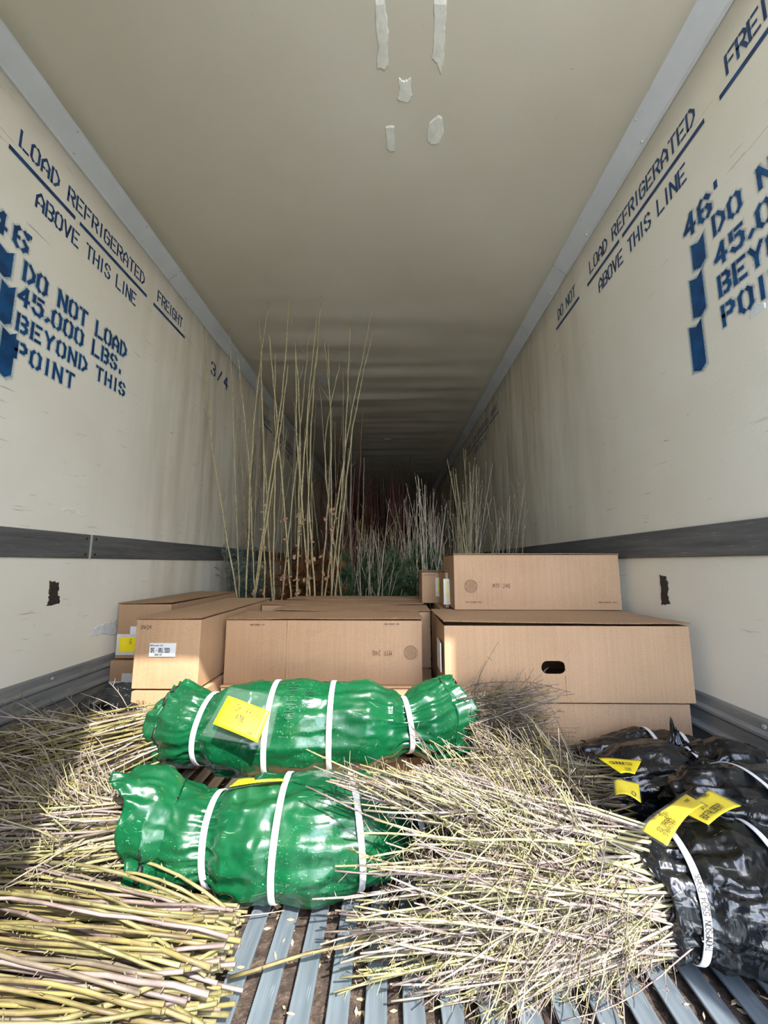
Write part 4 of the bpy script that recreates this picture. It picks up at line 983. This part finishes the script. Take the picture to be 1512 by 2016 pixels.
# branching shrubs: shared meshes
def shrub_geo(seed, hgt, n, r=.004, spread=.16, tw=8, buds=True):
    rs = random.Random(seed); V, Fc = [], []
    for s in range(n):
        a = rs.uniform(0, 6.28); d = Vector((math.cos(a)*spread*rs.random(), math.sin(a)*spread*rs.random(), 1)); h = hgt*rs.uniform(.7, 1)
        P = wander(rs, Vector((math.cos(a)*.012, math.sin(a)*.012, 0)), d, h, 9, .045); R = [r+(.0014-r)*(i/9) for i in range(10)]; tube(V, Fc, P, R, 4)
        for _ in range(tw):
            i = rs.randrange(3, 9); dd = (P[i]-P[i-1]).normalized()+Vector((rs.uniform(-1, 1), rs.uniform(-1, 1), .2))*.55; Q = wander(rs, P[i], dd, rs.uniform(.06, .28)*hgt, 3, .08, Vector((0, 0, .06))); tube(V, Fc, Q, [R[i]*.6, R[i]*.5, R[i]*.45, .001], 3)
            if buds:
                for q in Q[1:]: tube(V, Fc, [q, q+Vector((rs.uniform(-1, 1), rs.uniform(-1, 1), 1.5))*.005], [.0026, .001], 3)
    return V, Fc
def shrubs(name, vs, n, xr, yr, hr, label, group, seed):
    rs = random.Random(seed)
    for i in range(n):
        me = rs.choice(vs); o = bpy.data.objects.new(name, me); C.objects.link(o)
        y = rs.uniform(*yr); x = rs.uniform(*xr); 
        if callable(hr): h = hr(x, y, rs)
        else: h = rs.uniform(*hr)
        o.location = (x, y, 0); o.scale = (1, 1, h); o.rotation_euler = (rs.uniform(-.05, .05), rs.uniform(-.06, .06), rs.uniform(0, 6.28)); tag(o, label, 'shrub', group)
def mk(name, mat, k, **kw):
    out = []
    for i in range(k):
        V, Fc = shrub_geo(kw.pop('seed', 0) if False else 900+i*7+hash(len(name)*31+len(mat)) % 50, **kw); me = bpy.data.meshes.new(name); me.from_pydata([tuple(v) for v in V], [], Fc); me.update(); me.materials.append(M[mat]); out.append(me)
    return out
SG = mk('bare_shrub', 's_dull', 5, hgt=1.0, n=3, r=.0065, spread=.22, tw=4); SS = mk('bare_shrub_pale', 's_pale', 5, hgt=1.0, n=3, r=.0065, spread=.18, tw=5); SR = mk('red_whip', 's_red', 5, hgt=1.0, n=5, r=.005, spread=.1, tw=2, buds=False); SO = mk('bare_shrub_olive', 's_sap', 4, hgt=1.0, n=3, r=.0055, spread=.14, tw=4)
shrubs('bare_shrub', SS, 9, (.05, .42), (2.75, 3.6), (1.05, 1.5), 'pale budding shrub standing behind the small box', 'pale shrubs behind the small box', 1)
shrubs('bare_shrub', SG+SS, 26, (-.38, .5), (2.72, 3.6), (.85, 1.3), 'bare grey twiggy shrub in the middle of the load', 'grey shrubs of the middle', 2)
shrubs('bare_shrub', SG+SO, 20, (.5, 1.0), (2.6, 3.9), lambda x, y, r: r.uniform(.85, 1.42)*(1.15 if x < .85 else .9), 'bare shrub standing along the right wall behind the topmost box', 'shrubs along the right wall', 3)
shrubs('bare_shrub', SO+SG, 26, (-1.0, .6), (3.4, 5.0), (.9, 1.25), 'low tangled shrub deeper in the load', 'tangled shrubs deeper in the load', 4)
shrubs('red_whip', SR, 70, (-.95, .8), (4.4, 7.0), (1.5, 2.25), 'dark reddish whip standing deep in the trailer', 'reddish whips deep in the trailer', 5)
# conifers
def conifer_geo(seed, h, nb, nl, need, spread, droop=.0, dens=160):
    rs = random.Random(seed); V, Fc = [], []; P = wander(rs, Vector(), Vector((rs.uniform(-.08, .08), rs.uniform(-.08, .08), 1)), h, 8, .03); R = [.007-.005*i/8 for i in range(9)]; tube(V, Fc, P, R, 5)
    SV, SF = list(V), list(Fc); V, Fc = [], []
    def nd(p, d, n, ln):
        for _ in range(n):
            t = rs.random(); a = rs.uniform(0, 6.28); u = d.cross(Vector((.3, .2, 1))).normalized(); v = d.normalized().cross(u); o = (u*math.cos(a)+v*math.sin(a)); dr = (d.normalized()*.9+o*.75).normalized()*ln*rs.uniform(.7, 1.1); b = p+d*t; sd = dr.cross(o+Vector((.1, .1, .1))).normalized()*need; n0 = len(V); V.extend([b-sd, b+sd, b+dr]); Fc.append((n0, n0+1, n0+2))
    for i in range(3, 8): nd(P[i], P[i+1]-P[i], dens//3, nl)
    for b in range(nb):
        f = rs.uniform(.15, .95); i = int(f*8); p = P[i].lerp(P[min(8, i+1)], f*8-i); a = rs.uniform(0, 6.28); ln = spread*(1.05-f)*rs.uniform(.6, 1.1); d = Vector((math.cos(a), math.sin(a), rs.uniform(.3, .8)-droop)).normalized()*ln
        tube(SV, SF, [p, p+d], [.003, .0015], 3); nd(p, d, int(dens*ln*3)+10, nl)
        for _ in range(2): q = p+d*rs.uniform(.3, .7); d2 = (d.normalized()+Vector((rs.uniform(-1, 1), rs.uniform(-1, 1), .2))).normalized()*ln*.45; nd(q, d2, int(dens*ln*1.5)+6, nl)
    return SV, SF, V, Fc
def conifers(name, mat, stem, k, n, xr, yr, sr, label, group, seed, **kw):
    prot = []
    for i in range(k):
        SV, SF, V, Fc = conifer_geo(seed+i, **kw); a = bpy.data.meshes.new('stem'); a.from_pydata([tuple(v) for v in SV], [], SF); a.materials.append(M[stem]); b = bpy.data.meshes.new('needles'); b.from_pydata([tuple(v) for v in V], [], Fc); b.materials.append(M[mat]); prot.append((a, b))
    rs = random.Random(seed)
    for i in range(n):
        a, b = rs.choice(prot); e = empty(name, (rs.uniform(*xr), rs.uniform(*yr), 0)); s = rs.uniform(*sr); e.scale = (s, s, s); e.rotation_euler = (0, 0, rs.uniform(0, 6.28)); tag(e, label, 'conifer', group)
        x = bpy.data.objects.new('stem', a); C.objects.link(x); x.parent = e; y = bpy.data.objects.new('needles', b); C.objects.link(y); y.parent = e; stuff(y)
conifers('spruce_seedling', 'spruce', 's_grey', 3, 9, (-1.24, -.98), (2.82, 3.05), (1.0, 1.18), 'blue-green spruce standing by the left wall behind the boxes', 'spruces by the left wall', 40, h=.82, nb=34, nl=.018, need=.0011, spread=.28)
conifers('pine_seedling', 'pine', 's_grey', 3, 26, (-.42, .40), (2.74, 3.5), (.9, 1.12), 'bright green long-needled pine between the bare shrubs', 'green pines in the middle of the load', 50, h=.8, nb=30, nl=.075, need=.0011, spread=.2)
conifers('bronze_conifer', 'brown', 's_red', 3, 22, (-.98, -.4), (2.85, 3.6), (.9, 1.1), 'bronze-brown conifer at the foot of the tall saplings', 'bronze conifers left of the middle', 60, h=.82, nb=30, nl=.05, need=.0013, spread=.2)
